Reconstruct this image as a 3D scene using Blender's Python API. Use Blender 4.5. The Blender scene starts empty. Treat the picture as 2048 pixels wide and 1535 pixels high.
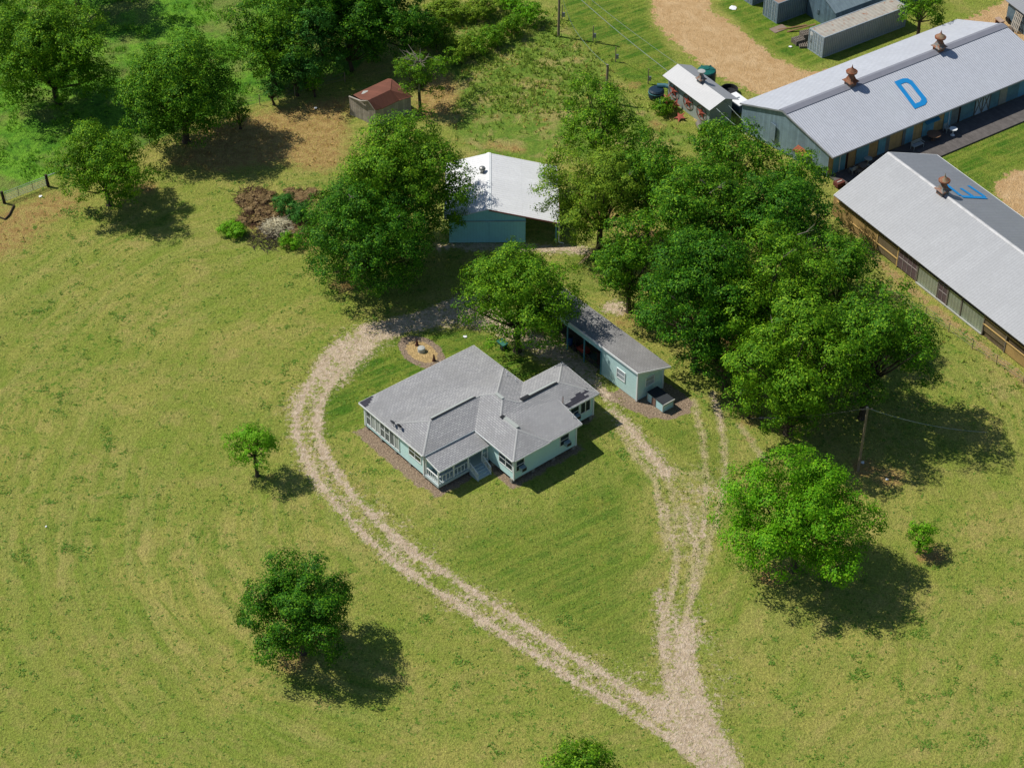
import bpy, math, random
import numpy as np
from mathutils import Vector
C = bpy.context.scene.collection
# ---------------------------------------------------------------- camera, sky, sun, exposure
H, TH, FPX = 119.5, math.radians(40.0), 4141.0
scn = bpy.context.scene
cam = bpy.data.objects.new('camera', bpy.data.cameras.new('camera')); C.objects.link(cam)
cam.location = (0, 0, H); cam.rotation_euler = (math.radians(90) - TH, 0, 0)
cam.data.lens = FPX / 2048 * 36.0; cam.data.sensor_width = 36.0
cam.data.clip_start = 1.0; cam.data.clip_end = 6000.0
scn.camera = cam
SUN_DX, SUN_DY = 0.70, -0.23                     # ground shadow of one metre of height
SUN_EL = math.atan2(1.0, math.hypot(SUN_DX, SUN_DY))
world = bpy.data.worlds.new("World"); scn.world = world; world.use_nodes = True
wn = world.node_tree.nodes; wl = world.node_tree.links
sky = wn.new('ShaderNodeTexSky'); sky.sky_type = 'NISHITA'; sky.sun_disc = False
sky.sun_elevation = SUN_EL
sky.sun_rotation = math.atan2(-SUN_DX, -SUN_DY)  # clockwise from +Y towards the sun
sky.air_density = 1.0; sky.dust_density = 0.6; sky.ozone_density = 4.0
wl.new(sky.outputs[0], wn['Background'].inputs[0]); wn['Background'].inputs[1].default_value = 0.08
sl = bpy.data.lights.new('sun', 'SUN'); sl.energy = 4.7; sl.angle = math.radians(0.53); sl.color = (1.0, 0.955, 0.88)
sun = bpy.data.objects.new('sun', sl); C.objects.link(sun)
sun.rotation_euler = Vector((-SUN_DX, -SUN_DY, 1.0)).to_track_quat('Z', 'Y').to_euler()
sun.location = (-40, 60, 120)
scn.view_settings.view_transform = 'Standard'; scn.view_settings.look = 'None'
scn.view_settings.exposure = 0.0; scn.view_settings.gamma = 1.0
# ---------------------------------------------------------------- pixel <-> world (photo 2048 x 1535)
_c, _s = math.cos(TH), math.sin(TH)
def at(x, y, z=0.0):
    dx, dr = (x - 1024.0), (y - 767.5)
    d = np.array([dx, _c * FPX - _s * dr, -_s * FPX - _c * dr])
    t = (z - H) / d[2]
    return np.array([0, 0, H]) + t * d
def proj(p):
    x, y, z = p[0], p[1], p[2] - H
    dep = y * _c - z * _s
    return 1024 + FPX * x / dep, 767.5 - FPX * (y * _s + z * _c) / dep
class Frame:
    def __init__(s, ox, oy, deg):
        a = math.radians(deg); s.O = np.array([ox, oy]); s.deg = deg
        s.U = np.array([math.cos(a), math.sin(a)]); s.V = np.array([math.sin(a), -math.cos(a)])
    def P(s, u, v, z):
        q = s.O + s.U * u + s.V * v
        return (q[0], q[1], z)
    def uv(s, x, y, z=0.0):
        q = at(x, y, z)[:2] - s.O
        return float(q @ s.U), float(q @ s.V)
    def ux(s, px, v, z):                                  # u on the line v, z whose picture column is px
        lo, hi = -10.0, 60.0
        for _ in range(40):
            m = (lo + hi) / 2
            if proj(s.P(m, v, z))[0] < px: lo = m
            else: hi = m
        return lo
    def slope(s, px, py, zf, it=12):                      # point of a roof plane z = zf(u, v) under a pixel
        z = 4.0
        for _ in range(it):
            u, v = s.uv(px, py, z); z = 0.5 * z + 0.5 * zf(u, v)
        return u, v, z
# ---------------------------------------------------------------- object helpers
def wloc(o):
    v = Vector((0, 0, 0))
    while o is not None: v = v + o.location; o = o.parent
    return v
def tag(o, label=None, cat=None, group=None, kind=None):
    if label: o['label'] = label
    if cat: o['category'] = cat
    if group: o['group'] = group
    if kind: o['kind'] = kind
    return o
def thing(name, base, label, cat, group=None):
    o = bpy.data.objects.new(name, None); C.objects.link(o); o.location = Vector((float(base[0]), float(base[1]), float(base[2])))
    o.empty_display_size = 0.3
    return tag(o, label, cat, group)
def copy_tree(o, parent=None):
    c = o.copy(); C.objects.link(c)
    if parent is not None: c.parent = parent
    for ch in list(o.children): copy_tree(ch, c)
    return c
class MB:
    def __init__(s, fr=None): s.v = []; s.f = []; s.m = []; s.fr = fr
    def w(s, p): return s.fr.P(*p) if s.fr else tuple(p)
    def poly(s, pts, m=0):
        n = len(s.v); s.v += [s.w(p) for p in pts]; s.f.append(tuple(range(n, n + len(pts)))); s.m.append(m)
    def hexa(s, c, m=0):                                  # 8 corners: 4 low, 4 high
        n = len(s.v); s.v += [s.w(p) for p in c]
        for q in ((0,3,2,1),(4,5,6,7),(0,1,5,4),(1,2,6,5),(2,3,7,6),(3,0,4,7)):
            s.f.append(tuple(n + i for i in q)); s.m.append(m)
    def box(s, u0, u1, v0, v1, z0, z1, m=0):
        s.hexa([(u0,v0,z0),(u1,v0,z0),(u1,v1,z0),(u0,v1,z0),(u0,v0,z1),(u1,v0,z1),(u1,v1,z1),(u0,v1,z1)], m)
    def slab(s, pts, t, m=0):                             # polygon given a vertical thickness t downwards
        n = len(s.v); k = len(pts); s.v += [s.w(p) for p in pts] + [s.w((p[0], p[1], p[2] - t)) for p in pts]
        s.f.append(tuple(range(n, n + k))); s.m.append(m)
        s.f.append(tuple(range(n + 2 * k - 1, n + k - 1, -1))); s.m.append(m)
        for i in range(k):
            j = (i + 1) % k; s.f.append((n + i, n + k + i, n + k + j, n + j)); s.m.append(m)
    def tube(s, p0, p1, r0, r1=None, n=8, m=0, cap=True):
        r1 = r0 if r1 is None else r1
        a, b = np.array(s.w(p0), float), np.array(s.w(p1), float); d = b - a; L = np.linalg.norm(d)
        if L < 1e-6: return
        d /= L; t = np.array([0, 0, 1.0]) if abs(d[2]) < 0.9 else np.array([1.0, 0, 0])
        x = np.cross(d, t); x /= np.linalg.norm(x); y = np.cross(d, x); k = len(s.v)
        for c, r in ((a, r0), (b, r1)):
            for i in range(n):
                w = 2 * math.pi * i / n; s.v.append(tuple(c + r * (math.cos(w) * x + math.sin(w) * y)))
        for i in range(n):
            j = (i + 1) % n; s.f.append((k + i, k + j, k + n + j, k + n + i)); s.m.append(m)
        if cap:
            s.f.append(tuple(k + n - 1 - i for i in range(n))); s.m.append(m)
            s.f.append(tuple(k + n + i for i in range(n))); s.m.append(m)
    def path(s, pts, rs, n=6, m=0):
        for i in range(len(pts) - 1): s.tube(pts[i], pts[i + 1], rs[i], rs[i + 1], n, m)
    def lathe(s, c, prof, n=16, m=0, rot=0.0):            # c world/frame centre, prof [(r, z)]
        cx, cy, cz = s.w(c); k = len(s.v)
        for r, z in prof:
            for i in range(n):
                w = 2 * math.pi * i / n + rot; s.v.append((cx + r * math.cos(w), cy + r * math.sin(w), cz + z))
        for a in range(len(prof) - 1):
            for i in range(n):
                j = (i + 1) % n; s.f.append((k + a*n + i, k + a*n + j, k + (a+1)*n + j, k + (a+1)*n + i)); s.m.append(m)
        s.f.append(tuple(k + n - 1 - i for i in range(n))); s.m.append(m)
        s.f.append(tuple(k + (len(prof) - 1) * n + i for i in range(n))); s.m.append(m)
    def build(s, name, mats, parent=None, base=None, smooth=False, bevel=0):
        if not isinstance(mats, (list, tuple)): mats = [mats]
        o0 = wloc(parent) if parent is not None else Vector(base if base is not None else (0, 0, 0))
        me = bpy.data.meshes.new(name)
        V = np.array(s.v, float) - np.array(o0)
        me.from_pydata([tuple(p) for p in V], [], s.f); me.update()
        for mt in mats: me.materials.append(mt)
        me.polygons.foreach_set('material_index', s.m)
        uvl = me.uv_layers.new(name='UVMap')
        nv = np.zeros(len(me.polygons) * 3); me.polygons.foreach_get('normal', nv); nv = nv.reshape(-1, 3)
        z = np.array([0, 0, 1.0]); a = np.cross(np.tile(z, (len(nv), 1)), nv); la = np.linalg.norm(a, axis=1)
        flat = la < 1e-3; ax = s.fr.U if s.fr else (1, 0); a[flat] = (ax[0], ax[1], 0); la[flat] = 1; a /= la[:, None]
        b = np.cross(nv, a)
        tot = np.zeros(len(me.polygons), int); me.polygons.foreach_get('loop_total', tot)
        vi = np.zeros(len(me.loops), int); me.loops.foreach_get('vertex_index', vi)
        fi = np.repeat(np.arange(len(tot)), tot); W = np.array(s.v)[vi] - (np.array([s.fr.O[0], s.fr.O[1], 0]) if s.fr else np.array(o0))
        uv = np.stack([(W * a[fi]).sum(1), (W * b[fi]).sum(1)], 1)
        uvl.data.foreach_set('uv', uv.ravel())
        if smooth: me.polygons.foreach_set('use_smooth', [True] * len(me.polygons))
        o = bpy.data.objects.new(name, me); C.objects.link(o)
        if parent is not None: o.parent = parent
        else: o.location = o0
        if bevel:
            md = o.modifiers.new('bevel', 'BEVEL'); md.width = bevel; md.segments = 2; md.limit_method = 'ANGLE'
        return o
# ---------------------------------------------------------------- materials
def lin(c): return tuple(((x/255)/12.92 if x/255 <= .04045 else ((x/255+.055)/1.055)**2.4) for x in c)
KA = 1 / 1.25                                             # picture value -> surface colour
def S(r, g, b, k=1.0): return tuple(min(1, x * KA * k) for x in lin((r, g, b))) + (1,)
class NT:
    def __init__(s, name):
        s.mat = bpy.data.materials.new(name); s.mat.use_nodes = True; s.t = s.mat.node_tree; s.n = s.t.nodes; s.l = s.t.links
        s.bsdf = s.n['Principled BSDF']; s.out = s.n['Material Output']
    def new(s, t, **k):
        n = s.n.new(t)
        for a, b in k.items(): setattr(n, a, b)
        return n
    def link(s, a, b): s.l.new(a, b)
    def setin(s, n, i, v):
        if hasattr(v, 'is_linked') or isinstance(v, bpy.types.NodeSocket): s.l.new(v, n.inputs[i])
        else: n.inputs[i].default_value = v
    def math(s, op, a, b=None, c=None, clamp=False):
        n = s.new('ShaderNodeMath', operation=op); n.use_clamp = clamp
        s.setin(n, 0, a)
        if b is not None: s.setin(n, 1, b)
        if c is not None: s.setin(n, 2, c)
        return n.outputs[0]
    def noise(s, vec, scale, detail=3, rough=.55, dist=0.0):
        n = s.new('ShaderNodeTexNoise'); s.l.new(vec, n.inputs['Vector']); n.inputs['Scale'].default_value = scale
        n.inputs['Detail'].default_value = detail; n.inputs['Roughness'].default_value = rough; n.inputs['Distortion'].default_value = dist
        return n.outputs['Fac']
    def ramp(s, f, a, b, lo=0.0, hi=1.0):
        n = s.new('ShaderNodeMapRange'); n.clamp = True; s.setin(n, 0, f); s.setin(n, 1, a); s.setin(n, 2, b); s.setin(n, 3, lo); s.setin(n, 4, hi)
        return n.outputs[0]
    def mix(s, f, a, b, mode='MIX'):
        n = s.new('ShaderNodeMix', data_type='RGBA', blend_type=mode); s.setin(n, 0, f); s.setin(n, 6, a); s.setin(n, 7, b)
        return n.outputs[2]
    def bump(s, h, strength=.5, dist=.05):
        n = s.new('ShaderNodeBump'); n.inputs['Strength'].default_value = strength; n.inputs['Distance'].default_value = dist
        s.l.new(h, n.inputs['Height']); s.l.new(n.outputs[0], s.bsdf.inputs['Normal']); return n
    def coords(s): return s.new('ShaderNodeTexCoord')
_M = {}
def surf(name, col, rough=.7, metal=0.0, col2=None, var=.25, scale=1.5, period=None, axis='x', shape='sin', depth=.012, bstr=.6,
         linedark=0.0, rust=None, rustamt=.5, rustscale=1.2, spec=.4, pervar=0.0, sheet=0.0):
    """painted / metal / wood surface: colour patches, optional ribs or boards along the face's own axes, optional rust"""
    if name in _M: return _M[name]
    t = NT(name); tc = t.coords(); ob = tc.outputs['Object']
    n1 = t.noise(ob, scale, 5, .6); c2 = col2 or tuple(min(1, x * (1 - var)) for x in col[:3]) + (1,)
    c = t.mix(t.ramp(n1, .35, .65), col, c2)
    n2 = t.noise(ob, scale * 9, 3, .6); c = t.mix(t.ramp(n2, .3, .7, 0, .35), c, tuple(x * .6 for x in col[:3]) + (1,))
    h = None
    if period:
        sx = t.new('ShaderNodeSeparateXYZ'); t.link(tc.outputs['UV'], sx.inputs[0]); a = sx.outputs[0 if axis == 'x' else 1]
        if shape == 'sin': h = t.math('ADD', t.math('MULTIPLY', t.math('SINE', t.math('MULTIPLY', a, 2 * math.pi / period)), .5), .5)
        else:
            fr = t.math('FRACT', t.math('DIVIDE', a, period))
            if shape == 'lap': h = t.math('SUBTRACT', 1.0, fr)
            elif shape == 'rib': h = t.ramp(t.math('ABSOLUTE', t.math('SUBTRACT', fr, .5)), .36, .46)
            else: h = t.ramp(t.math('ABSOLUTE', t.math('SUBTRACT', fr, .5)), .47, .44)     # board: dark joint
        if linedark:
            edge = t.ramp(t.math('FRACT', t.math('DIVIDE', a, period)), .0, .12, 1, 0) if shape in ('lap', 'board') else t.math('SUBTRACT', 1.0, h)
            c = t.mix(t.math('MULTIPLY', edge, linedark), c, tuple(x * .25 for x in col[:3]) + (1,))
        if pervar:
            wn_ = t.new('ShaderNodeTexWhiteNoise', noise_dimensions='1D'); t.link(t.math('FLOOR', t.math('DIVIDE', a, period)), wn_.inputs['W'])
            c = t.mix(t.ramp(wn_.outputs[0], 0, 1, 0, pervar), c, tuple(x * .35 for x in col[:3]) + (1,))
    if sheet:                                             # overlapping sheets: each a slightly different grey, a dirt line at the lap
        s2 = t.new('ShaderNodeSeparateXYZ'); t.link(tc.outputs['UV'], s2.inputs[0]); q = t.math('DIVIDE', s2.outputs[0], sheet); q2 = t.math('DIVIDE', s2.outputs[1], 3.1)
        cv = t.new('ShaderNodeCombineXYZ'); t.link(t.math('FLOOR', q), cv.inputs[0]); t.link(t.math('FLOOR', q2), cv.inputs[1])
        wn2 = t.new('ShaderNodeTexWhiteNoise', noise_dimensions='2D'); t.link(cv.outputs[0], wn2.inputs['Vector'])
        dk = tuple(x * .72 for x in col[:3]) + (1,); c = t.mix(t.ramp(wn2.outputs[0], 0, 1, 0, .3), c, dk)
        c = t.mix(t.ramp(t.math('FRACT', q2), .03, .0, 0, .45), c, dk); c = t.mix(t.ramp(t.math('FRACT', q), .05, .0, 0, .35), c, dk)
    if rust:
        n3 = t.noise(ob, rustscale, 6, .7, .6); f = t.ramp(n3, .62 - rustamt * .3, .74 - rustamt * .3)
        c = t.mix(f, c, rust)
    t.link(c, t.bsdf.inputs['Base Color']); t.bsdf.inputs['Roughness'].default_value = rough; t.bsdf.inputs['Metallic'].default_value = metal
    t.bsdf.inputs['Specular IOR Level'].default_value = spec
    if h is not None:
        nt = t.new('ShaderNodeBump'); nt.inputs['Strength'].default_value = bstr; nt.inputs['Distance'].default_value = depth
        t.link(h, nt.inputs['Height']); t.link(nt.outputs[0], t.bsdf.inputs['Normal'])
    else: t.bump(n2, .25, .01)
    _M[name] = t.mat; return t.mat
def shingle(name, c1, c2, cdark, stain=.3, row=.19, wid=.36, contrast=.6):
    t = NT(name); tc = t.coords(); ob = tc.outputs['Object']
    br = t.new('ShaderNodeTexBrick'); t.link(tc.outputs['UV'], br.inputs['Vector'])
    br.inputs['Color1'].default_value = c1; br.inputs['Color2'].default_value = c2; br.inputs['Mortar'].default_value = cdark
    br.inputs['Scale'].default_value = 1.0; br.inputs['Brick Width'].default_value = wid; br.inputs['Row Height'].default_value = row
    br.inputs['Mortar Size'].default_value = .022; br.inputs['Mortar Smooth'].default_value = .3; br.inputs['Bias'].default_value = 0
    br.offset = .5
    base = t.mix(t.ramp(t.noise(ob, 9, 4, .7), .35, .65), c1, c2)
    c = t.mix(contrast, base, br.outputs['Color'])
    n = t.noise(ob, .35, 5, .6); c = t.mix(t.ramp(n, .44, .62, 0, stain), c, tuple(x * .55 for x in c1[:3]) + (1,))
    g = t.noise(ob, 22, 2, .6); c = t.mix(t.ramp(g, .46, .6, 0, .45), c, cdark)
    t.link(c, t.bsdf.inputs['Base Color']); t.bsdf.inputs['Roughness'].default_value = .92; t.bsdf.inputs['Specular IOR Level'].default_value = .2
    t.bump(t.math('SUBTRACT', 1.0, br.outputs['Fac']), .5, .02)
    return t.mat
def leafmat(name, a, b, hi, trans=.13):
    t = NT(name); at_ = t.new('ShaderNodeAttribute', attribute_name='Col')
    sp = t.new('ShaderNodeSeparateColor'); t.link(at_.outputs['Color'], sp.inputs[0])
    c = t.mix(sp.outputs[0], a, b); c = t.mix(t.ramp(sp.outputs[1], .6, 1, 0, .8), c, hi)
    t.link(c, t.bsdf.inputs['Base Color']); t.bsdf.inputs['Roughness'].default_value = .6; t.bsdf.inputs['Specular IOR Level'].default_value = .12
    tr = t.new('ShaderNodeBsdfTranslucent'); t.link(t.mix(.6, c, hi), tr.inputs[0])
    mx = t.new('ShaderNodeMixShader'); mx.inputs[0].default_value = trans
    t.link(t.bsdf.outputs[0], mx.inputs[1]); t.link(tr.outputs[0], mx.inputs[2]); t.link(mx.outputs[0], t.out.inputs[0])
    return t.mat
def glassm():
    t = NT('window_glass'); t.bsdf.inputs['Base Color'].default_value = (.03, .04, .045, 1); t.bsdf.inputs['Roughness'].default_value = .08
    t.bsdf.inputs['Specular IOR Level'].default_value = .8; return t.mat
# ---------------------------------------------------------------- ground sheet with its tracks and yards
rng = np.random.default_rng(7)
HF = Frame(-13.281, 136.401, 39.4)                        # farmhouse frame: u along the back eave, v towards the front
def pxy(pts): return np.array([at(x, y)[:2] for x, y in pts])
def dseg(X, Y, P):
    d = np.full(X.shape, 1e9)
    for (ax, ay), (bx, by) in zip(P[:-1], P[1:]):
        vx, vy = bx - ax, by - ay; L = vx*vx + vy*vy + 1e-9
        t = np.clip(((X-ax)*vx + (Y-ay)*vy) / L, 0, 1)
        d = np.minimum(d, np.hypot(X - ax - t*vx, Y - ay - t*vy))
    return d
def inside(X, Y, P):
    r = np.zeros(X.shape, bool); n = len(P)
    for i in range(n):
        ax, ay = P[i]; bx, by = P[(i+1) % n]
        c = ((ay > Y) != (by > Y)) & (X < (bx-ax) * (Y-ay) / (by-ay+1e-12) + ax); r ^= c
    return r
def band(X, Y, pts, hw, soft=.8, amp=1.0):
    d = dseg(X, Y, pxy(pts)); return amp * np.clip(.5 + (hw - d) / (2 * soft), 0, 1)
def area(X, Y, pts, soft=1.2, amp=1.0):
    P = pxy(pts); d = dseg(X, Y, np.vstack([P, P[:1]])); d = np.where(inside(X, Y, P), d, -d)
    return amp * np.clip(.5 + d / (2 * soft), 0, 1)
def blob(X, Y, x, y, rx, ry=None, amp=1.0, soft=.5):
    c = at(x, y)[:2]; ry = ry or rx; r = np.hypot((X-c[0])/rx, (Y-c[1])/ry); return amp * np.clip(.5 + (1 - r) / (2 * soft), 0, 1)
def vnoise(X, Y, s, seed):                                # cheap value noise
    g = np.random.default_rng(seed).random((256, 256)); x, y = X / s + 100, Y / s + 100
    xi, yi = np.floor(x).astype(int), np.floor(y).astype(int); fx, fy = x - xi, y - yi
    fx, fy = fx*fx*(3-2*fx), fy*fy*(3-2*fy); G = lambda a, b: g[a % 256, b % 256]
    return (G(xi,yi)*(1-fx)+G(xi+1,yi)*fx)*(1-fy) + (G(xi,yi+1)*(1-fx)+G(xi+1,yi+1)*fx)*fy
LOOP = [(960,600),(900,618),(850,637),(800,650),(755,664),(715,684),(680,712),(650,748),(625,790),(612,830),(614,872),(632,920),(662,968),(703,1018),(752,1068),(812,1118),(875,1160),(940,1203),(1010,1247),(1080,1293),(1150,1338),(1230,1385),(1310,1432),(1380,1482),(1450,1545)]
RT = [(1352,1010),(1358,1060),(1375,1110),(1368,1170),(1350,1230),(1345,1290),(1352,1340),(1375,1400),(1410,1470),(1460,1545)]
def offset(P, o):
    P = np.array(P, float); W = pxy(P); T = np.gradient(W, axis=0); T /= np.linalg.norm(T, axis=1)[:, None]
    return W + np.stack([-T[:, 1], T[:, 0]], 1) * o
def fields(X, Y):
    F = {}
    dL = dseg(X, Y, pxy(LOOP)); up = np.clip((Y - 139) / 6, 0, 1)
    r1 = np.minimum(dseg(X, Y, offset(LOOP, .95)), dseg(X, Y, offset(LOOP, -.85)))
    tr = np.clip(.5 + (.6 - r1) / 1.1, 0, 1) * (.70 + .16 * vnoise(X, Y, 7, 2))
    tr = np.maximum(tr, np.clip(.5 + (1.6 + .3*up - dL + (vnoise(X, Y, 5, 8) - .5) * 2.2) / 2.2, 0, 1) * (.50 + .22 * up))
    dR = dseg(X, Y, pxy(RT)); lo = np.clip((118 - Y) / 8, 0, 1)
    rR = np.minimum(dseg(X, Y, offset(RT, .85)), dseg(X, Y, offset(RT, -.85)))
    tr = np.maximum(tr, np.clip(.5 + (.4 - rR) / .9, 0, 1) * (.60 + .14 * lo)); tr = np.maximum(tr, np.clip(.5 + (.7 + .75*lo + (vnoise(X, Y, 3, 11)-.5)*1.8 - dR) / (1.9), 0, 1) * (.42 + .24 * lo))
    tr = np.maximum(tr, band(X, Y, [(1320,1180),(1325,1260),(1330,1330),(1345,1400),(1380,1460)], .7, 1.0, .74))
    tr = np.maximum(tr, area(X, Y, [(1230,1372),(1325,1385),(1335,1240),(1395,1230),(1420,1400),(1500,1545),(1400,1545)], .9, .74))
    tr = np.maximum(tr, band(X, Y, [(1245,840),(1275,880),(1305,915),(1330,945)], 1.1, .9, .66))
    tr = np.maximum(tr, band(X, Y, [(1330,935),(1345,975),(1400,985),(1450,975)], .7, 1.1, .62))
    tr = np.maximum(tr, band(X, Y, [(1318,990),(1325,1040)], .4, .5, .62))
    tr = np.maximum(tr, band(X, Y, [(1425,785),(1440,835),(1444,858)], .3, .4, .78))
    for q in ([(1385,800),(1405,870),(1412,950),(1412,1010),(1395,1090),(1380,1160)], [(1444,858),(1452,930),(1440,1010),(1425,1060),(1405,1120)]):
        tr = np.maximum(tr, band(X, Y, q, .3, .6, .5))
    tr = np.maximum(tr, band(X, Y, [(1410,1040),(1405,1075)], .3, .3, .8)); tr = np.maximum(tr, band(X, Y, [(1438,1045),(1420,1095)], .2, .3, .66))
    tr = np.maximum(tr, area(X, Y, [(900,600),(1000,610),(1060,650),(1150,690),(1225,775),(1262,850),(1235,850),(1190,790),(1120,740),(1040,705),(985,670),(900,650)], 1.2, .72))
    tr = np.maximum(tr, blob(X, Y, 1232, 615, 1.6, 1.3, .7)); tr = np.maximum(tr, band(X, Y, [(880,492),(1000,493),(1100,498),(1170,500)], .8, .8, .8))
    tr = np.maximum(tr, area(X, Y, [(690,930),(760,990),(850,1060),(900,1110),(870,1140),(780,1080),(690,1000)], 1.4, .40)); tr = np.maximum(tr, area(X, Y, [(1120,1270),(1250,1320),(1330,1300),(1400,1180),(1460,1300),(1490,1450),(1450,1500),(1330,1420),(1200,1350)], 2.0, .40))
    tr = np.maximum(tr, area(X, Y, [(1290,920),(1380,960),(1460,950),(1440,1060),(1420,1140),(1350,1120),(1320,1000)], 1.8, .37))
    tr = tr * (1 - blob(X, Y, 885, 1163, 1.0, .9, .55, .6)); F['track'] = tr
    sa = area(X, Y, [(1290,-60),(1420,-60),(1420,20),(1480,58),(1545,112),(1610,142),(1660,140),(1760,110),(1850,72),(1930,40),(2000,5),(2048,-30),(2200,-60),(2200,40),(2080,62),(2048,110),(1950,100),(1700,240),(1560,200),(1500,182),(1430,150),(1360,95),(1310,50)], 1.6, 1.0)
    sa = np.maximum(sa, area(X, Y, [(1985,370),(2020,345),(2100,330),(2140,520),(2048,440),(2005,405)], 1.3)); sa = np.maximum(sa, blob(X, Y, 1400, 240, 1.0, .8, .6)); F['sand'] = sa
    F['straw'] = np.maximum(band(X, Y, [(1690,440),(1740,505),(1800,560),(1860,610),(1930,665),(2000,722),(2080,790)], .8, 1.0, .8), 0)
    dry = area(X, Y, [(330,330),(400,250),(520,222),(640,195),(705,190),(700,330),(640,350),(560,330),(430,350)], 2.5, .95)
    dry = np.maximum(dry, area(X, Y, [(-60,450),(0,405),(90,372),(180,372),(190,420),(120,450),(70,505),(0,530),(-60,540)], 2.6, .72))
    dry = np.maximum(dry, area(X, Y, [(850,150),(900,140),(925,190),(905,230),(850,245),(820,225)], 1.5, .95))
    dry = np.maximum(dry, band(X, Y, [(980,290),(1040,300)], 1.0, 1.2, .8)); dry = np.maximum(dry, band(X, Y, [(980,170),(1060,158),(1130,185)], .8, 1.2, .62))
    for x, y, r, a in [(1730,935,1.5,.8),(1780,955,1.6,.8),(1545,1150,1.7,.75),(1862,1108,1.6,.8),(585,1325,1.5,.7),(540,955,1.0,.5),(690,570,1.8,.7),(1560,850,1.5,.7),(1490,880,1.2,.5),(1310,250,1.6,.6),(620,500,1.4,.5),(548,440,3.1,.9),(590,470,2.4,.8),(1270,170,1.2,.6),(1500,840,1.6,.6),(290,375,1.8,.72),(1250,640,2.0,.6),(1130,820,2,.0),(640,1010,1.0,.5)]:
        dry = np.maximum(dry, blob(X, Y, x, y, r, r, a, .6))
    for x, y, r in [(1200,430,2.2),(1160,400,1.8),(1290,470,2.2),(1380,640,2.5),(1480,690,2.5),(1330,330,2.0)]: dry = np.maximum(dry, blob(X, Y, x, y, r, r, .8))
    F['dry'] = dry
    lush = area(X, Y, [(640,880),(645,815),(672,765),(715,715),(780,680),(850,662),(940,658),(1010,690),(1100,740),(1180,800),(1000,850),(800,850),(715,850)], .7, 1.0)
    lush = np.maximum(lush, area(X, Y, [(1105,-80),(1290,-80),(1300,40),(1350,110),(1340,190),(1290,190),(1200,130),(1130,60)], 1.4, .95))
    lush = np.maximum(lush, area(X, Y, [(1500,-60),(1650,0),(1850,20),(1700,115),(1620,135),(1545,105),(1480,52),(1430,10)], 1.4, .9))
    lush = np.maximum(lush, area(X, Y, [(1780,290),(1850,300),(2048,235),(2120,215),(2120,330),(2010,350),(1990,390),(2030,420),(1990,400)], 1.4, .8))
    lush = np.maximum(lush, area(X, Y, [(1120,480),(1180,480),(1200,560),(1230,590),(1170,600),(1100,540)], 2.0, .62))
    lush = np.maximum(lush, area(X, Y, [(880,1150),(860,1060),(960,1020),(1080,1000),(1180,900),(1290,960),(1310,1000),(1330,1080),(1310,1180),(1310,1350),(1230,1350),(1120,1290),(1000,1220)], 3.5, .62))
    lush = np.maximum(lush, area(X, Y, [(1290,840),(1380,830),(1470,860),(1500,960),(1460,1010),(1370,960),(1320,900)], 1.6, .55))
    for x, y, r, a in [(470,462,1.5,1.0),(1270,960,1.6,.62),(1420,240,1.5,.6),(560,1120,1.0,.0),(610,440,2,.5),(1500,770,1.8,.6)]: lush = np.maximum(lush, blob(X, Y, x, y, r, r*.9, a, .5))
    F['lush'] = lush
    F['past'] = area(X, Y, [(-300,520),(-60,415),(0,392),(110,350),(230,318),(400,240),(480,215),(580,192),(700,150),(760,90),(800,-100),(1500,-600),(-1500,-600)], .8, 1.0)
    wo = np.zeros(X.shape)
    for q, o_ in ((RT, .85), (RT, -.85)):
        wo = np.maximum(wo, np.clip(.5 + (.45 - dseg(X, Y, offset(q, o_))) / .7, 0, 1) * .8)
    for q in ([(1385,800),(1405,870),(1412,950),(1410,1020),(1392,1095),(1380,1170)], [(1425,785),(1444,858),(1452,930),(1440,1010),(1425,1060),(1405,1130),(1390,1190)], [(1250,845),(1290,890),(1330,945),(1350,1010),(1352,1060)], [(1235,850),(1265,905),(1310,960),(1325,1040),(1335,1100)], [(1480,850),(1500,880),(1530,920)]):
        wo = np.maximum(wo, band(X, Y, q, .42, .5, .85))
    F['worn'] = np.maximum(wo, area(X, Y, [(1290,900),(1470,930),(1450,1080),(1410,1160),(1340,1130),(1310,1000)], 1.8, .5))
    rough = area(X, Y, [(840,20),(1100,30),(1180,110),(1260,200),(1330,250),(1420,280),(1300,310),(1100,330),(960,310),(900,260),(905,170),(850,90)], 2.0, 1.0)
    F['rough'] = np.maximum(rough, area(X, Y, [(1690,470),(1760,540),(1850,630),(1950,710),(2080,800),(2080,880),(1900,740),(1780,640),(1680,540)], 2.0, .55))
    d = X - HF.O[0], Y - HF.O[1]; u = d[0]*HF.U[0] + d[1]*HF.U[1]; v = d[0]*HF.V[0] + d[1]*HF.V[1]
    def rs(u0, u1, v0, v1, g): q = np.maximum(np.maximum(u0-u, u-u1), np.maximum(v0-v, v-v1)); return np.clip(.5 + (g - q) / 1.0, 0, 1)
    mu = np.maximum(np.maximum(rs(0,12.6,.8,8.6,.75), rs(.4,5.8,8,10.6,.7)), np.maximum(rs(5.8,12.8,7,14,.55), rs(12.4,16.6,7.4,11.8,.3)))
    mu = np.maximum(mu, area(X, Y, [(1175,770),(1225,785),(1300,745),(1372,790),(1388,805),(1380,825),(1340,840),(1290,832),(1240,810),(1215,800)], .35, 1.0))
    e = np.hypot((u - 10.6) / 1.75, (v + 5.0) / 2.75); mu = np.maximum(mu, np.clip(.5 + (1 - e) / .25, 0, 1)); F['mulch'] = mu
    F['ysoil'] = np.clip(.5 + (.66 - e) / .35, 0, 1)
    return F
xs = np.concatenate([[-3000,-1200,-500,-260,-160,-110], np.arange(-78, 78.01, .28), [110,160,260,500,1200,3000]])
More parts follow.
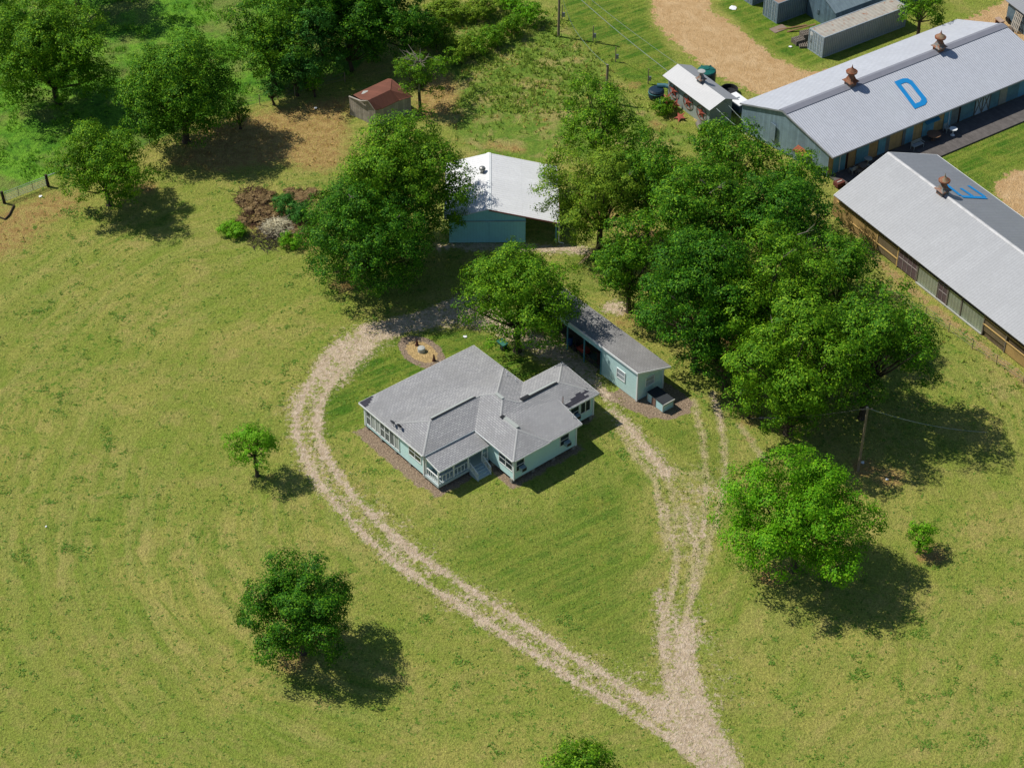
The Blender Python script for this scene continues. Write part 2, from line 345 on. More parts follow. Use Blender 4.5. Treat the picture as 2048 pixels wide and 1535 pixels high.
ys = np.concatenate([[-2000,-500,-100,20,60,80], np.arange(90, 226.01, .28), [245,280,340,450,700,1500,4000]])
XX, YY = np.meshgrid(xs, ys); nx, ny = len(xs), len(ys)
FLD = fields(XX, YY)
def ground_mat():
    t = NT('ground_cover'); tc = t.coords(); ob = tc.outputs['Object']
    A = t.new('ShaderNodeAttribute', attribute_name='A'); B = t.new('ShaderNodeAttribute', attribute_name='B'); G = t.new('ShaderNodeAttribute', attribute_name='G')
    sa = t.new('ShaderNodeSeparateColor'); t.link(A.outputs['Color'], sa.inputs[0]); sb = t.new('ShaderNodeSeparateColor'); t.link(B.outputs['Color'], sb.inputs[0]); sg = t.new('ShaderNodeSeparateColor'); t.link(G.outputs['Color'], sg.inputs[0])
    track, sand, dry, lush = sa.outputs[0], sa.outputs[1], sa.outputs[2], A.outputs['Alpha']
    mulch, ysoil, past, rough = sb.outputs[0], sb.outputs[1], sb.outputs[2], B.outputs['Alpha']; straw, mow = sg.outputs[0], sg.outputs[1]
    nb = t.noise(ob, .06, 4, .6, .5); nm = t.noise(ob, .35, 5, .65, .4); nf = t.noise(ob, 2.9, 4, .7); nv = t.noise(ob, 6.2, 3, .85); ns = t.noise(ob, 1.1, 6, .75, .3)
    _d = at(1310, 985)[:2] - at(890, 1175)[:2]; _d = _d / np.linalg.norm(_d)
    # streaks left by the mower: noise stretched along arcs round the house
    gp = t.new('ShaderNodeCombineXYZ'); sx = t.new('ShaderNodeSeparateXYZ'); t.link(ob, sx.inputs[0])
    dx = t.math('SUBTRACT', sx.outputs[0], -2.0); dy = t.math('SUBTRACT', sx.outputs[1], 128.0)
    rr = t.math('SQRT', t.math('ADD', t.math('MULTIPLY', dx, dx), t.math('MULTIPLY', dy, dy))); an = t.math('ARCTAN2', dy, dx)
    t.link(t.math('ADD', t.math('MULTIPLY', rr, .8), t.math('MULTIPLY', nb, 9.0)), gp.inputs[0]); t.link(t.math('MULTIPLY', an, 4.5), gp.inputs[1])
    nw = t.noise(gp.outputs[0], 1.0, 5, .7, .5); mm = t.ramp(t.noise(ob, .05, 3, .6, .6), .46, .60)
    def lincomb(a, b): return t.math('ADD', t.math('MULTIPLY', sx.outputs[0], float(a)), t.math('MULTIPLY', sx.outputs[1], float(b)))
    sp = t.new('ShaderNodeCombineXYZ'); t.link(lincomb(-_d[1] * 1.5, _d[0] * 1.5), sp.inputs[0]); t.link(lincomb(_d[0] * .09, _d[1] * .09), sp.inputs[1]); stripes = t.noise(sp.outputs[0], 1.0, 4, .6, .2)
    ar = t.new('ShaderNodeCombineXYZ'); t.link(t.math('ADD', t.math('MULTIPLY', rr, .75), t.math('MULTIPLY', nb, 2.5)), ar.inputs[0]); t.link(t.math('MULTIPLY', an, .9), ar.inputs[1]); arcs = t.noise(ar.outputs[0], 1.0, 5, .7, .1)
    c = t.mix(t.ramp(nb, .42, .58), S(172,169,86), S(150,160,70))
    c = t.mix(t.ramp(nm, .49, .62, 0, .5), c, S(184,168,102))
    c = t.mix(t.math('MULTIPLY', t.ramp(nw, .45, .58, 0, .8), t.ramp(mm, 0, 1, .4, 1)), c, S(126,148,56))
    c = t.mix(t.ramp(t.noise(ob, .22, 5, .7), .50, .60, 0, .5), c, S(134,158,58))
    c = t.mix(t.math('MULTIPLY', t.ramp(t.noise(ob, 1.5, 5, .75, .3), .555, .60, 0, .85), t.ramp(t.noise(ob, .09, 3, .6), .45, .58, .25, 1)), c, S(92,134,42))
    c = t.mix(t.math('MULTIPLY', t.ramp(arcs, .46, .58, 0, .3), t.ramp(mm, 0, 1, .3, 1)), c, S(196,184,112))
    gl = t.mix(t.ramp(nm, .42, .58), S(88,128,36), S(124,146,52)); gl = t.mix(t.ramp(nw, .46, .56, 0, .5), gl, S(76,116,40)); gl = t.mix(t.ramp(t.noise(ob, .5, 5, .7), .52, .62, 0, .6), gl, S(150,150,66)); gl = t.mix(t.ramp(stripes, .45, .58, 0, .7), gl, S(144,156,66))
    c = t.mix(t.ramp(t.math('ADD', lush, t.math('MULTIPLY', t.math('SUBTRACT', nm, .5), .5)), .35, .7), c, gl)
    c = t.mix(t.math('MULTIPLY', t.ramp(t.math('ADD', mow, t.math('MULTIPLY', t.math('SUBTRACT', ns, .5), 1.6)), .4, .75), .8), c, S(202,186,140))
    pa = t.mix(t.ramp(nm, .43, .57), S(122,172,54), S(94,148,44)); pa = t.mix(t.ramp(ns, .52, .6, 0, .8), pa, S(60,100,34)); pa = t.mix(t.ramp(t.noise(ob, .17, 5, .6), .48, .6, 0, .6), pa, S(146,146,84))
    c = t.mix(t.ramp(t.math('ADD', past, t.math('MULTIPLY', t.math('SUBTRACT', nm, .5), .4)), .4, .6), c, pa)
    ro = t.mix(t.ramp(ns, .42, .58), S(134,158,64), S(106,140,52)); ro = t.mix(t.ramp(nm, .48, .62, 0, .8), ro, S(184,168,106))
    c = t.mix(t.ramp(t.math('ADD', rough, t.math('MULTIPLY', t.math('SUBTRACT', nm, .5), .6)), .35, .65), c, ro)
    dr = t.mix(t.ramp(ns, .42, .58), S(200,170,108), S(172,140,86)); dr = t.mix(t.ramp(nf, .5, .6, 0, .55), dr, S(140,138,64))
    c = t.mix(t.ramp(t.math('ADD', dry, t.math('MULTIPLY', t.math('SUBTRACT', ns, .5), 1.1)), .4, .75), c, dr)
    st = t.mix(t.ramp(nf, .35, .65), S(205,182,124), S(160,132,84))
    c = t.mix(t.ramp(t.math('ADD', straw, t.math('MULTIPLY', t.math('SUBTRACT', ns, .5), 1.6)), .45, .65), c, st)
    mu = t.mix(t.ramp(nf, .35, .65), S(178,156,132), S(142,122,102)); mu = t.mix(t.ramp(nv, .5, .7, 0, .6), mu, S(204,184,156))
    c = t.mix(t.ramp(t.math('ADD', mulch, t.math('MULTIPLY', t.math('SUBTRACT', ns, .5), 1.6)), .42, .6), c, mu)
    c = t.mix(t.ramp(t.math('ADD', ysoil, t.math('MULTIPLY', t.math('SUBTRACT', nf, .5), 1.0)), .44, .56), c, S(206,176,122))
    od = t.mix(t.ramp(ns, .35, .68), S(222,188,140), S(196,158,108)); od = t.mix(t.ramp(nm, .5, .7, 0, .6), od, S(234,204,158))
    c = t.mix(t.ramp(t.math('ADD', sand, t.math('MULTIPLY', t.math('SUBTRACT', ns, .5), 1.5)), .47, .56), c, od)
    tk = t.mix(t.ramp(ns, .42, .58), S(220,198,168), S(196,174,144)); tk = t.mix(t.ramp(nf, .5, .6, 0, .6), tk, S(236,216,194))
    tm = t.ramp(t.math('ADD', track, t.math('MULTIPLY', t.math('SUBTRACT', t.math('ADD', t.math('MULTIPLY', t.noise(ob, 2.6, 6, .85, .1), .7), t.math('MULTIPLY', t.noise(ob, .5, 4, .7, .1), .3)), .5), 3.5)), .42, .66)
    c = t.mix(tm, c, tk)
    bare = t.math('MAXIMUM', tm, t.ramp(sand, .5, .7))
    # blades: fine light/dark grain of the turf itself
    g = t.math('ADD', t.math('MULTIPLY', nv, .65), t.math('MULTIPLY', nf, .35)); k = t.ramp(g, .40, .61, .80, 1.62)
    k = t.mix(t.math('MULTIPLY', bare, .8), k, (1.22, 1.22, 1.22, 1))
    c = t.mix(1.0, c, k, 'MULTIPLY')
    t.link(c, t.bsdf.inputs['Base Color']); t.bsdf.inputs['Roughness'].default_value = .95; t.bsdf.inputs['Specular IOR Level'].default_value = .08
    h = t.math('ADD', nv, nf); t.bump(h, 1.0, .24)
    return t.mat
def ground():
    gm = ground_mat(); n = nx * ny
    jz = np.zeros(n)
    V = np.stack([XX.ravel(), YY.ravel(), jz], 1)
    i = np.arange(ny - 1)[:, None] * nx + np.arange(nx - 1)[None, :]
    Q = np.stack([i, i + 1, i + nx + 1, i + nx], -1).reshape(-1, 4)
    def cc(a): return (a[:-1, :-1] + a[1:, :-1] + a[:-1, 1:] + a[1:, 1:]).ravel() / 4
    tr = cc(FLD['track']) > .46; sa = (cc(FLD['sand']) > .5) & ~tr
    def mk(name, sel, kind='structure'):
        q = Q[sel]; used, inv = np.unique(q.ravel(), return_inverse=True)
        me = bpy.data.meshes.new(name); me.vertices.add(len(used)); me.vertices.foreach_set('co', V[used].ravel())
        me.loops.add(q.size); me.loops.foreach_set('vertex_index', inv.astype(np.int32)); me.polygons.add(len(q))
        me.polygons.foreach_set('loop_start', np.arange(0, q.size, 4, dtype=np.int32)); me.update(calc_edges=True)
        for nm, ks in (('A', ('track', 'sand', 'dry', 'lush')), ('B', ('mulch', 'ysoil', 'past', 'rough')), ('G', ('straw', 'worn', 'straw', 'straw'))):
            a = me.attributes.new(nm, 'FLOAT_COLOR', 'POINT'); a.data.foreach_set('color', np.stack([FLD[k].ravel()[used] for k in ks], 1).ravel().astype(np.float32))
        me.materials.append(gm); o = bpy.data.objects.new(name, me); C.objects.link(o); o['kind'] = kind; return o
    mk('ground', ~(tr | sa)); mk('dirt_track', tr); mk('sandy_road', sa)
ground()
# ---------------------------------------------------------------- foliage
def leaf_cloud(r, lobes, leaf, dens, up=.35):
    """quads round small sprays that sit on every lobe; returns verts (n,4,3) and tint"""
    C_ = []; R_ = []; D_ = []; L_ = []
    for (cx, cy, cz, R) in lobes:
        rs = min(max(.28, .36 * R), .62); ns = max(4, int(2.7 * (R / rs) ** 2))
        d = r.normal(size=(ns, 3)); d[:, 2] += .55; d /= np.linalg.norm(d, axis=1)[:, None]
        C_.append(np.array([cx, cy, cz]) + d * (R * (1 - .42 * r.random(ns) ** 1.9))[:, None] * np.array([1, 1, .8])); R_.append(rs * (.7 + .5 * r.random(ns))); D_.append(d); L_.append(np.full(ns, r.random()))
    C_ = np.vstack(C_); R_ = np.concatenate(R_); D_ = np.vstack(D_); L_ = np.concatenate(L_)
    k = np.maximum(4, (dens * 5.4 * R_ ** 2 * (.2 / leaf) ** 1.35).astype(int)); idx = np.repeat(np.arange(len(C_)), k); m = len(idx); tt = r.random(len(C_))
    d = r.normal(size=(m, 3)) + D_[idx] * .5; d[:, 2] += .35; d /= np.linalg.norm(d, axis=1)[:, None]
    p = C_[idx] + d * (R_[idx] * (.45 + .65 * r.random(m)))[:, None] * np.array([1.1, 1.1, .7])
    nn = d * .6 + D_[idx] * 1.1 + r.normal(size=(m, 3)) * .34 + np.array([0, 0, .2]); T = L_[idx] * .3 + tt[idx] * .35 + r.random(m) * .35
    nn /= np.linalg.norm(nn, axis=1)[:, None]
    a = np.cross(nn, r.normal(size=nn.shape)); a /= np.linalg.norm(a, axis=1)[:, None]; b = np.cross(nn, a)
    s = leaf * (.55 + .6 * r.random(m))[:, None]; asp = (.45 + .3 * r.random(m))[:, None]; a, b = a * s, b * s * asp
    return np.stack([p - a, p - b, p + a, p + b], 1), T
def quads_mesh(name, Q, T, mat, base, r, parent=None):
    n = len(Q); me = bpy.data.meshes.new(name); V = (Q - np.array(base)).reshape(-1, 3)
    V[:, 2] = np.maximum(V[:, 2], .03)
    me.vertices.add(4 * n); me.vertices.foreach_set('co', V.ravel()); me.loops.add(4 * n); me.loops.foreach_set('vertex_index', np.arange(4 * n, dtype=np.int32))
    me.polygons.add(n); me.polygons.foreach_set('loop_start', np.arange(0, 4 * n, 4, dtype=np.int32)); me.update(calc_edges=True)
    a = me.attributes.new('Col', 'FLOAT_COLOR', 'POINT'); c = np.ones((n, 4)); c[:, 0] = T; c[:, 1] = r.random(n); a.data.foreach_set('color', np.repeat(c, 4, 0).ravel().astype(np.float32))
    me.materials.append(mat); o = bpy.data.objects.new(name, me); C.objects.link(o)
    if parent is not None: o.parent = parent
    else: o.location = base
    return o
K = 1.42
LM = {'dark': leafmat('leaves_dark', S(28,72,10,1.25), S(54,106,16,1.3), S(112,160,30,1.4)),
      'mid': leafmat('leaves_mid', S(46,90,10,1.3), S(86,132,18,1.35), S(142,178,36,1.4)),
      'grove': leafmat('leaves_grove', S(36,82,10,1.25), S(72,122,18,1.3), S(134,174,36,1.4)),
      'bright': leafmat('leaves_bright', S(62,122,10,1.2), S(96,156,16,1.25), S(146,190,36,1.3)),
      'yellow': leafmat('leaves_yellowish', S(70,102,20,K), S(104,134,30,K), S(150,170,48,K)),
      'blue': leafmat('leaves_cool', S(34,80,26,K), S(60,112,38,K), S(98,150,60,K)),
      'vivid': leafmat('leaves_vivid', S(78,138,16,1.3), S(104,160,24,1.3), S(144,188,44,1.3)),
      'brown': leafmat('dead_leaves', S(128,104,68), S(150,126,84), S(184,160,114), .15),
      'pale': leafmat('bleached_branches', S(190,172,120), S(150,134,90), S(216,204,160), .1)}
BARK = surf('bark', S(92,80,64), .95, scale=4, var=.4); BARKP = surf('bark_pale', S(156,146,130), .9, scale=4, var=.3)
TR = []
def tree(name, px, py, hc, r, rz, tone, label, cat='tree', group=None, leaf=.2, dens=13, nl=None, gap=0.0, seed=None, bare=0, lean=(0, 0), trunk_r=None, low=None, squash=1.0):
    """crown centre under pixel px, py at height hc; r crown radius, rz half height"""
    sd = seed if seed is not None else abs(int(px * 7 + py * 13)); r_ = np.random.default_rng(sd)
    c = at(px, py, hc); bx, by = c[0] + lean[0], c[1] + lean[1]; base = (bx, by, 0)
    root = thing(name, base, label, cat, group)
    leaf *= .54; ax_ = r_.random() * 3.14; el = 1 + np.clip(.07 * r_.normal(), -.1, .1); rzl = rz if bare == -1 else max(rz, min(hc - .8, rz * 1.25))
    nl = nl or int(10 + r * r * .62); lobes = []
    ga = math.pi * (3 - math.sqrt(5))
    for i in range(nl):
        zz = 1 - 1.72 * (i + .5) / nl; rad = math.sqrt(max(0, 1 - zz * zz)); w = i * ga + r_.normal() * .25
        k = .84 + r_.normal() * .17; R = r * (.25 + .17 * r_.random()) * (1.25 if r < 3 else 1)
        lx, ly, lz = math.cos(w) * rad * k, math.sin(w) * rad * k, zz * min(k, 1.0) + r_.normal() * .06; ca_, sa_ = math.cos(ax_), math.sin(ax_); e1, e2 = (lx*ca_ + ly*sa_) * el, (-lx*sa_ + ly*ca_) / el; lx, ly = e1*ca_ - e2*sa_, e1*sa_ + e2*ca_
        if r_.random() < gap: continue
        lobes.append((c[0] + lx * (r - R * .6), c[1] + ly * (r - R * .6) * squash, max(hc + lz * ((rz if lz > 0 else rzl) - R * .5), R * .6 + .3), R))
    for i in range(nl // 5):
        d = r_.normal(size=3); d /= np.linalg.norm(d); q = .45 * r_.random() ** .5
        lobes.append((c[0] + d[0] * r * q, c[1] + d[1] * r * q * squash, hc + d[2] * rz * q, r * .3))
    if low: lobes += [(at(x, y, h)[0], at(x, y, h)[1], h, R) for x, y, h, R in low]
    Q, T = leaf_cloud(r_, lobes, leaf, dens)
    quads_mesh('crown', Q, T, LM[tone], base, r_, root)
    mb = MB(); tr = trunk_r or .045 * r + .06; top = hc - rz * .15; th = max(.6, hc - rz * .75)
    fork = (bx + (c[0]-bx)*.5 + r_.normal()*.1, by + (c[1]-by)*.5 + r_.normal()*.1, th)
    mb.tube((bx, by, -.05), (bx, by, .25), tr * 1.5, tr * 1.05, 9); mb.tube((bx, by, .25), fork, tr * 1.05, tr * .85, 9)
    for i in r_.permutation(len(lobes))[:min(len(lobes), 16 + max(bare, 0))]:
        L = lobes[i]; mid = ((fork[0]*.55 + L[0]*.45) + r_.normal()*.15*r/4, (fork[1]*.55 + L[1]*.45) + r_.normal()*.15*r/4, fork[2]*.5 + L[2]*.5 - .05*r)
        mb.path([fork, mid, L[:3]], [tr * .5, tr * .3, tr * .1], 6)
    mb.build('trunk', BARK, root)
    if bare > 0:
        for _ in range(bare):
            db = MB()
            L = lobes[int(r_.integers(len(lobes)))]; q = np.array([L[0] + r_.normal()*L[3]*.5, L[1] + r_.normal()*L[3]*.5, L[2] + L[3]*.45]); d = r_.normal(size=3) * .6; d[2] = abs(d[2]) * .8 + .25
            e = q + d * (.7 + .6 * r_.random()); db.path([q, (q + e) / 2 + r_.normal(size=3)*.06, e], [.04, .028, .012], 5)
            for _ in range(2): f_ = (q + e) / 2; db.tube(f_, f_ + d * .4 + r_.normal(size=3) * .3, .022, .01, 4)
            db.build('dead_twig', BARKP, root)
    TR.append((len(Q), label)); return root
# ---------------------------------------------------------------- shared materials
WHITE = surf('white_paint', (.84,.86,.85,1), .6, var=.08)
SIDE = surf('aqua_siding', (.60,.84,.82,1), .75, var=.06, period=.2, axis='y', shape='lap', linedark=.22, depth=.02)
AQUA = surf('aqua_paint', (.50,.78,.80,1), .7, var=.08)
GLASS = glassm()
DARK = surf('dark_interior', (.02,.02,.02,1), .9); BLACK = surf('black_plastic', (.02,.022,.025,1), .6)
CONC = surf('concrete', S(170,164,150), .9, scale=3)
WOODG = surf('grey_wood', S(150,140,126), .9, scale=3, var=.35, period=.16, shape='board', linedark=.7, pervar=.4)
WOODT = surf('tan_boards', S(222,190,132), .85, scale=2, var=.25, period=.22, shape='board', linedark=.6, pervar=.35)
TEAL = surf('teal_paint', S(116,184,208), .75, scale=1.5, var=.25, period=.3, shape='board', linedark=.5)
DECK = surf('deck_boards', S(120,114,110), .9, scale=2, var=.3, period=.16, axis='x', shape='board', linedark=.7, pervar=.35)
METALW = surf('white_ribbed_roof', (.78,.785,.78,1), .5, scale=.6, var=.07, period=.36, shape='rib', linedark=.0, sheet=1.08, depth=.03, bstr=.8, spec=.3)
GALVW = surf('weathered_tin_wall', S(158,186,202), .55, metal=.1, scale=1.2, var=.25, period=.28, shape='board', linedark=.35, pervar=.4)
RUST = S(150,84,52)
RUSTM = surf('rusted_iron', S(160,116,88), .85, scale=2.5, var=.35, rust=S(140,78,48), rustamt=.6)
RUSTG = surf('rust_streaked_iron', S(146,150,144), .7, scale=2, rust=S(156,96,60), rustamt=.55, rustscale=2.5)
WOODP = surf('pole_wood', S(166,148,124), .9, scale=4, var=.3)
def wbox(mb, a, b, n, t0, t1, o0, o1, z0, z1, m=0):       # box on a wall: a->b wall line (u,v), n outward
    a = np.array(a, float); b = np.array(b, float); d = (b - a) / np.linalg.norm(b - a); n = np.array(n, float)
    q = [a + d*t0 + n*o0, a + d*t1 + n*o0, a + d*t1 + n*o1, a + d*t0 + n*o1]
    mb.hexa([(p[0], p[1], z0) for p in q] + [(p[0], p[1], z1) for p in q], m)
def window(fr, parent, a, b, n, z0, z1, cols=1, rows=2, name='window', fm=None, pm=None, bar=.07):
    L = math.dist(a, b); f = MB(fr)
    for t0, t1, za, zb in ((-bar, 0, z0-bar, z1+bar), (L, L+bar, z0-bar, z1+bar), (0, L, z1, z1+bar), (0, L, z0-bar, z0)): wbox(f, a, b, n, t0, t1, .0, .06, za, zb)
    for i in range(1, cols): wbox(f, a, b, n, L*i/cols-.035, L*i/cols+.035, .0, .058, z0, z1)
    for j in range(1, rows): wbox(f, a, b, n, 0, L, .0, .045, z0+(z1-z0)*j/rows-.022, z0+(z1-z0)*j/rows+.022)
    fo = f.build(name, fm or WHITE, parent); g = MB(fr); wbox(g, a, b, n, .01, L-.01, .005, .025, z0+.01, z1-.01); g.build('pane', pm or GLASS, fo); return fo
def board(mb, p, q, w, t, m=0):                           # plank along p->q, horizontal width w, thickness t below
    p, q = np.array(p, float), np.array(q, float); d = q[:2] - p[:2]; d /= np.linalg.norm(d) + 1e-9; s = np.array([-d[1], d[0]]) * w / 2
    c = [(p[0]-s[0], p[1]-s[1], p[2]-t), (q[0]-s[0], q[1]-s[1], q[2]-t), (q[0]+s[0], q[1]+s[1], q[2]-t), (p[0]+s[0], p[1]+s[1], p[2]-t)]
    mb.hexa(c + [(x, y, z + t) for x, y, z in c], m)
# ---------------------------------------------------------------- farmhouse
SH1 = shingle('grey_shingles', S(198,198,195), S(170,170,170), S(112,112,118), contrast=.8, stain=.45)
fh = thing('farmhouse', HF.P(6.5, 7, 0), 'pale aqua raised farmhouse with grey shingle hip roofs inside the driveway loop', 'house')
P = dict(P0=(.1,-.15,2.8), P1=(12.75,0,2.8), P2=(12.7,7.0,3), P3=(17.15,7.05,3), P4=(16.9,12.3,3), P5=(13.25,12.25,3), P6=(13.2,14.3,2.85), P7=(9.5,14.5,3), P8=(5.47,14.46,3),
         P9=(5.5,9.2,3), P10=(.05,9.1,3), R1=(2.7,6.67,3.82), T=(8.1,6.77,3.84), R2=(9.08,7.82,4.2), K1=(.61,4.38,3.2), K2=(12.53,4.5,3.12), R3a=(9.05,8.65,4.18), R3b=(10.07,9.62,3.84),
         R4=(14.5,9.69,3.82), S0=(7.74,9.97,3.76), S1=(7.8,12.16,3.74), TR=(13.25,11.0,3.42), J=(9.6,14.34,2.9), MV=(8.95,12.7,3.24))
rf = MB(HF)
for f in (('P0','P1','K2','K1'), ('K1','K2','R2','T','R1'), ('P0','K1','R1','P10'), ('P10','R1','T','P9'), ('P9','T','R2','R3a','S0','S1','P8'), ('P1','P2','R3b','R3a','R2','K2'),
          ('P2','P3','R4','R3b'), ('P3','P4','R4'), ('P4','P5','TR','S0','R3a','R3b','R4'), ('S0','TR','P6','J','MV'), ('S0','MV','S1'), ('S1','MV','J','P7'), ('P8','S1','P7')):
    rf.slab([P[k] for k in f][::-1], .1)
roof = rf.build('roof', SH1, fh)
cap = MB(HF)
for a, b in (('P10','R1'), ('R1','K1'), ('R1','T'), ('K2','R2'), ('R2','R3a'), ('R2','T'), ('R3a','R3b'), ('R3b','R4'), ('R4','P3'), ('R4','P4'), ('R3a','S0'), ('S0','S1'), ('S1','P8'), ('S1','P7')):
    A, B = P[a], P[b]; cap.tube((A[0],A[1],A[2]-.085), (B[0],B[1],B[2]-.085), .125, .125, 8)
cap.build('ridge_cap', shingle('ridge_shingles', S(194,195,191), S(182,183,181), S(150,150,152), contrast=.3, stain=.1), roof)
VENT = surf('pale_ridge_vent', S(186,192,186), .7, var=.05); SLATE = shingle('dark_new_shingles', S(84,84,92), S(70,70,80), S(50,50,58))
for q_ in ([(2.95,6.3,3.86),(7.5,6.4,3.88),(7.5,6.6,3.9),(2.95,6.52,3.88)], [(8.88,7.75,4.28),(9.18,7.75,4.28),(9.2,8.7,4.27),(8.9,8.7,4.27)], [(7.75,10.35,3.86),(8.1,10.35,3.84),(8.15,12.0,3.82),(7.8,12.0,3.84)], [(11.3,9.32,3.92),(14.2,9.38,3.9),(14.2,9.6,3.93),(11.3,9.55,3.94)]):
    o = MB(HF); o.slab(q_, .1); o.build('ridge_vent', VENT, roof)
for q_ in ([(2.85,6.6,3.94),(7.6,6.68,3.95),(7.6,6.78,3.93),(2.85,6.7,3.92)], [(7.62,10.0,3.88),(8.0,10.0,3.86),(8.0,10.34,3.85),(7.62,10.34,3.87)], [(10.4,9.3,3.93),(11.28,9.32,3.92),(11.28,9.6,3.95),(10.4,9.6,3.95)], [(10.4,9.62,3.96),(14.3,9.66,3.94),(14.3,9.76,3.92),(10.4,9.72,3.94)]):
    o = MB(HF); o.slab(q_, .1); o.build('dark_ridge_strip', BLACK, roof)
zf = lambda v: 3.0 + .305 * (12.28 - v)
v3 = MB(HF)
for u0, u1, va, vb in ((.12,1.5,-.1,.12), (.12,1.2,.12,.34), (.12,.9,.34,.56), (.12,.55,.56,.76)): v3.slab([(u0,va,2.835+.09*va),(u1,va,2.835+.09*va),(u1,vb,2.835+.09*vb),(u0,vb,2.835+.09*vb)], .03)
v3.build('shingle_patch', SLATE, roof); v3 = MB(HF)
for u0, u1, va, vb in ((13.5,15.9,11.95,12.15), (13.4,15.6,11.75,11.95), (14.2,16.3,11.55,11.75), (14.9,15.5,11.38,11.55), (15.9,16.3,11.38,11.55)): v3.slab([(u0,va,zf(va)+.02),(u1,va,zf(va)+.02),(u1,vb,zf(vb)+.02),(u0,vb,zf(vb)+.02)], .03)
v3.build('shingle_patch', SLATE, roof)
fa = MB(HF); E_ = ['P0','P1','P2','P3','P4','P5','TR','P6','J','P7','P8','P9','P10']
for i in range(len(E_)):
    A, B = np.array(P[E_[i]]), np.array(P[E_[(i+1) % len(E_)]]); d = (B - A)[:2]; d /= np.linalg.norm(d); n = np.array([d[1], -d[0]]) * .035
    if E_[i] == 'P5': continue
    fa.hexa([(A[0],A[1],A[2]-.17),(B[0],B[1],B[2]-.17),(B[0]+n[0],B[1]+n[1],B[2]-.17),(A[0]+n[0],A[1]+n[1],A[2]-.17),(A[0],A[1],A[2]-.02),(B[0],B[1],B[2]-.02),(B[0]+n[0],B[1]+n[1],B[2]-.02),(A[0]+n[0],A[1]+n[1],A[2]-.02)])
fa.build('fascia', WHITE, roof)
FW = [(.35,.35,2.7),(12.35,.35,2.7),(12.35,7.4,2.95),(16.7,7.4,2.95),(16.6,11.9,2.95),(12.8,11.9,3.0),(12.8,14.0,2.76),(5.85,14.05,2.93),(5.85,8.75,2.95),(.35,8.75,2.95)]
w = MB(HF)
for i in range(len(FW)):
    a, b = FW[i], FW[(i+1) % len(FW)]; w.poly([(a[0],a[1],.42),(a[0],a[1],a[2]),(b[0],b[1],b[2]),(b[0],b[1],.42)])
w.poly([(p[0],p[1],.42) for p in FW]); w.build('wall', SIDE, fh)
for p in FW: tm = MB(HF); tm.box(p[0]-.07, p[0]+.07, p[1]-.07, p[1]+.07, .40, p[2]-.03); tm.build('corner_board', WHITE, fh)
pr_ = MB(HF)
for i in range(len(FW)):
    a, b = np.array(FW[i][:2]), np.array(FW[(i+1) % len(FW)][:2]); L = np.linalg.norm(b-a); k = max(1, int(L/2.1))
    for j in range(k):
        q = a + (b-a)*(j+.02)/k; c = np.array([7, 7.0]); q = q + (c-q)/np.linalg.norm(c-q)*.22
        o = MB(HF); o.box(q[0]-.16, q[0]+.16, q[1]-.16, q[1]+.16, -.02, .43); o.build('pier', CONC, fh)
SCR = surf('screen_mesh', S(120,126,124), .8, var=.1); SCRL = surf('screen_light', S(190,196,190), .8, var=.1)
for i in range(7):
    a = .62 + i * .68; window(HF, fh, (.35, a), (.35, a + .56), (-1, 0), .8, 2.5, 1, 2 if i in (0,3,4) else 1, 'screen_window', pm=SCRL if i in (1,2,6) else SCR)
window(HF, fh, (.35,6.75), (.35,8.35), (-1,0), 1.5, 2.55, 2, 2)
window(HF, fh, (5.85,12.15), (5.85,13.85), (-1,0), 1.3, 2.45, 2, 2)
wa = window(HF, fh, (6.1,14.04), (6.95,14.03), (0,1), 1.25, 2.4, 1, 2)
wb = window(HF, fh, (11.0,14.01), (11.95,14.0), (0,1), 1.3, 2.35, 1, 2)
wc = window(HF, fh, (14.0,11.9), (14.9,11.9), (0,1), 1.3, 2.45, 1, 2); window(HF, fh, (15.15,11.9), (16.2,11.9), (0,1), 1.3, 2.45, 2, 1)
ACM = surf('air_conditioner_metal', S(170,196,206), .5, var=.1)
for (u, v) in ((6.35,14.1), (11.35,14.08), (14.25,11.97)):
    o = MB(HF); o.box(u, u+.55, v, v+.42, 1.28, 1.68); b = o.build('air_conditioner', ACM, fh, bevel=.02)
    g = MB(HF); g.box(u+.05, u+.5, v+.42, v+.44, 1.33, 1.63); g.build('grille', BLACK, b)
# porch
po = MB(HF); po.box(.36, 5.78, 8.76, 10.72, .5, .62); po.box(.34, 5.78, 10.72, 10.76, .36, .62); po.box(.31, .36, 8.8, 10.76, .36, .62)
deck = po.build('porch_deck', surf('painted_deck', S(206,222,222), .7, var=.08, period=.14, axis='y', shape='board', linedark=.3), fh)
pr = MB(HF); pr.slab([(.25,9.12,2.83),(5.46,9.12,2.83),(5.78,11.0,2.42),(.3,11.0,2.42)][::-1], .08); prf = pr.build('porch_roof', SH1, fh)
o = MB(HF); o.hexa([(.25,9.12,2.66),(.3,11.03,2.25),(.26,11.03,2.25),(.21,9.12,2.66),(.25,9.12,2.81),(.3,11.03,2.4),(.26,11.03,2.4),(.21,9.12,2.81)]); o.box(.3, 5.78, 11.0, 11.035, 2.27, 2.4); o.build('fascia', WHITE, prf)
for u in (.42, 2.05, 3.62, 5.12, 5.7):
    o = MB(HF); o.box(u-.055, u+.055, 10.6, 10.71, .62, 2.40); o.build('porch_post', WHITE, fh)
o = MB(HF); o.box(.37,.47,8.9,9.0,.62,2.75); o.build('porch_post', WHITE, fh)
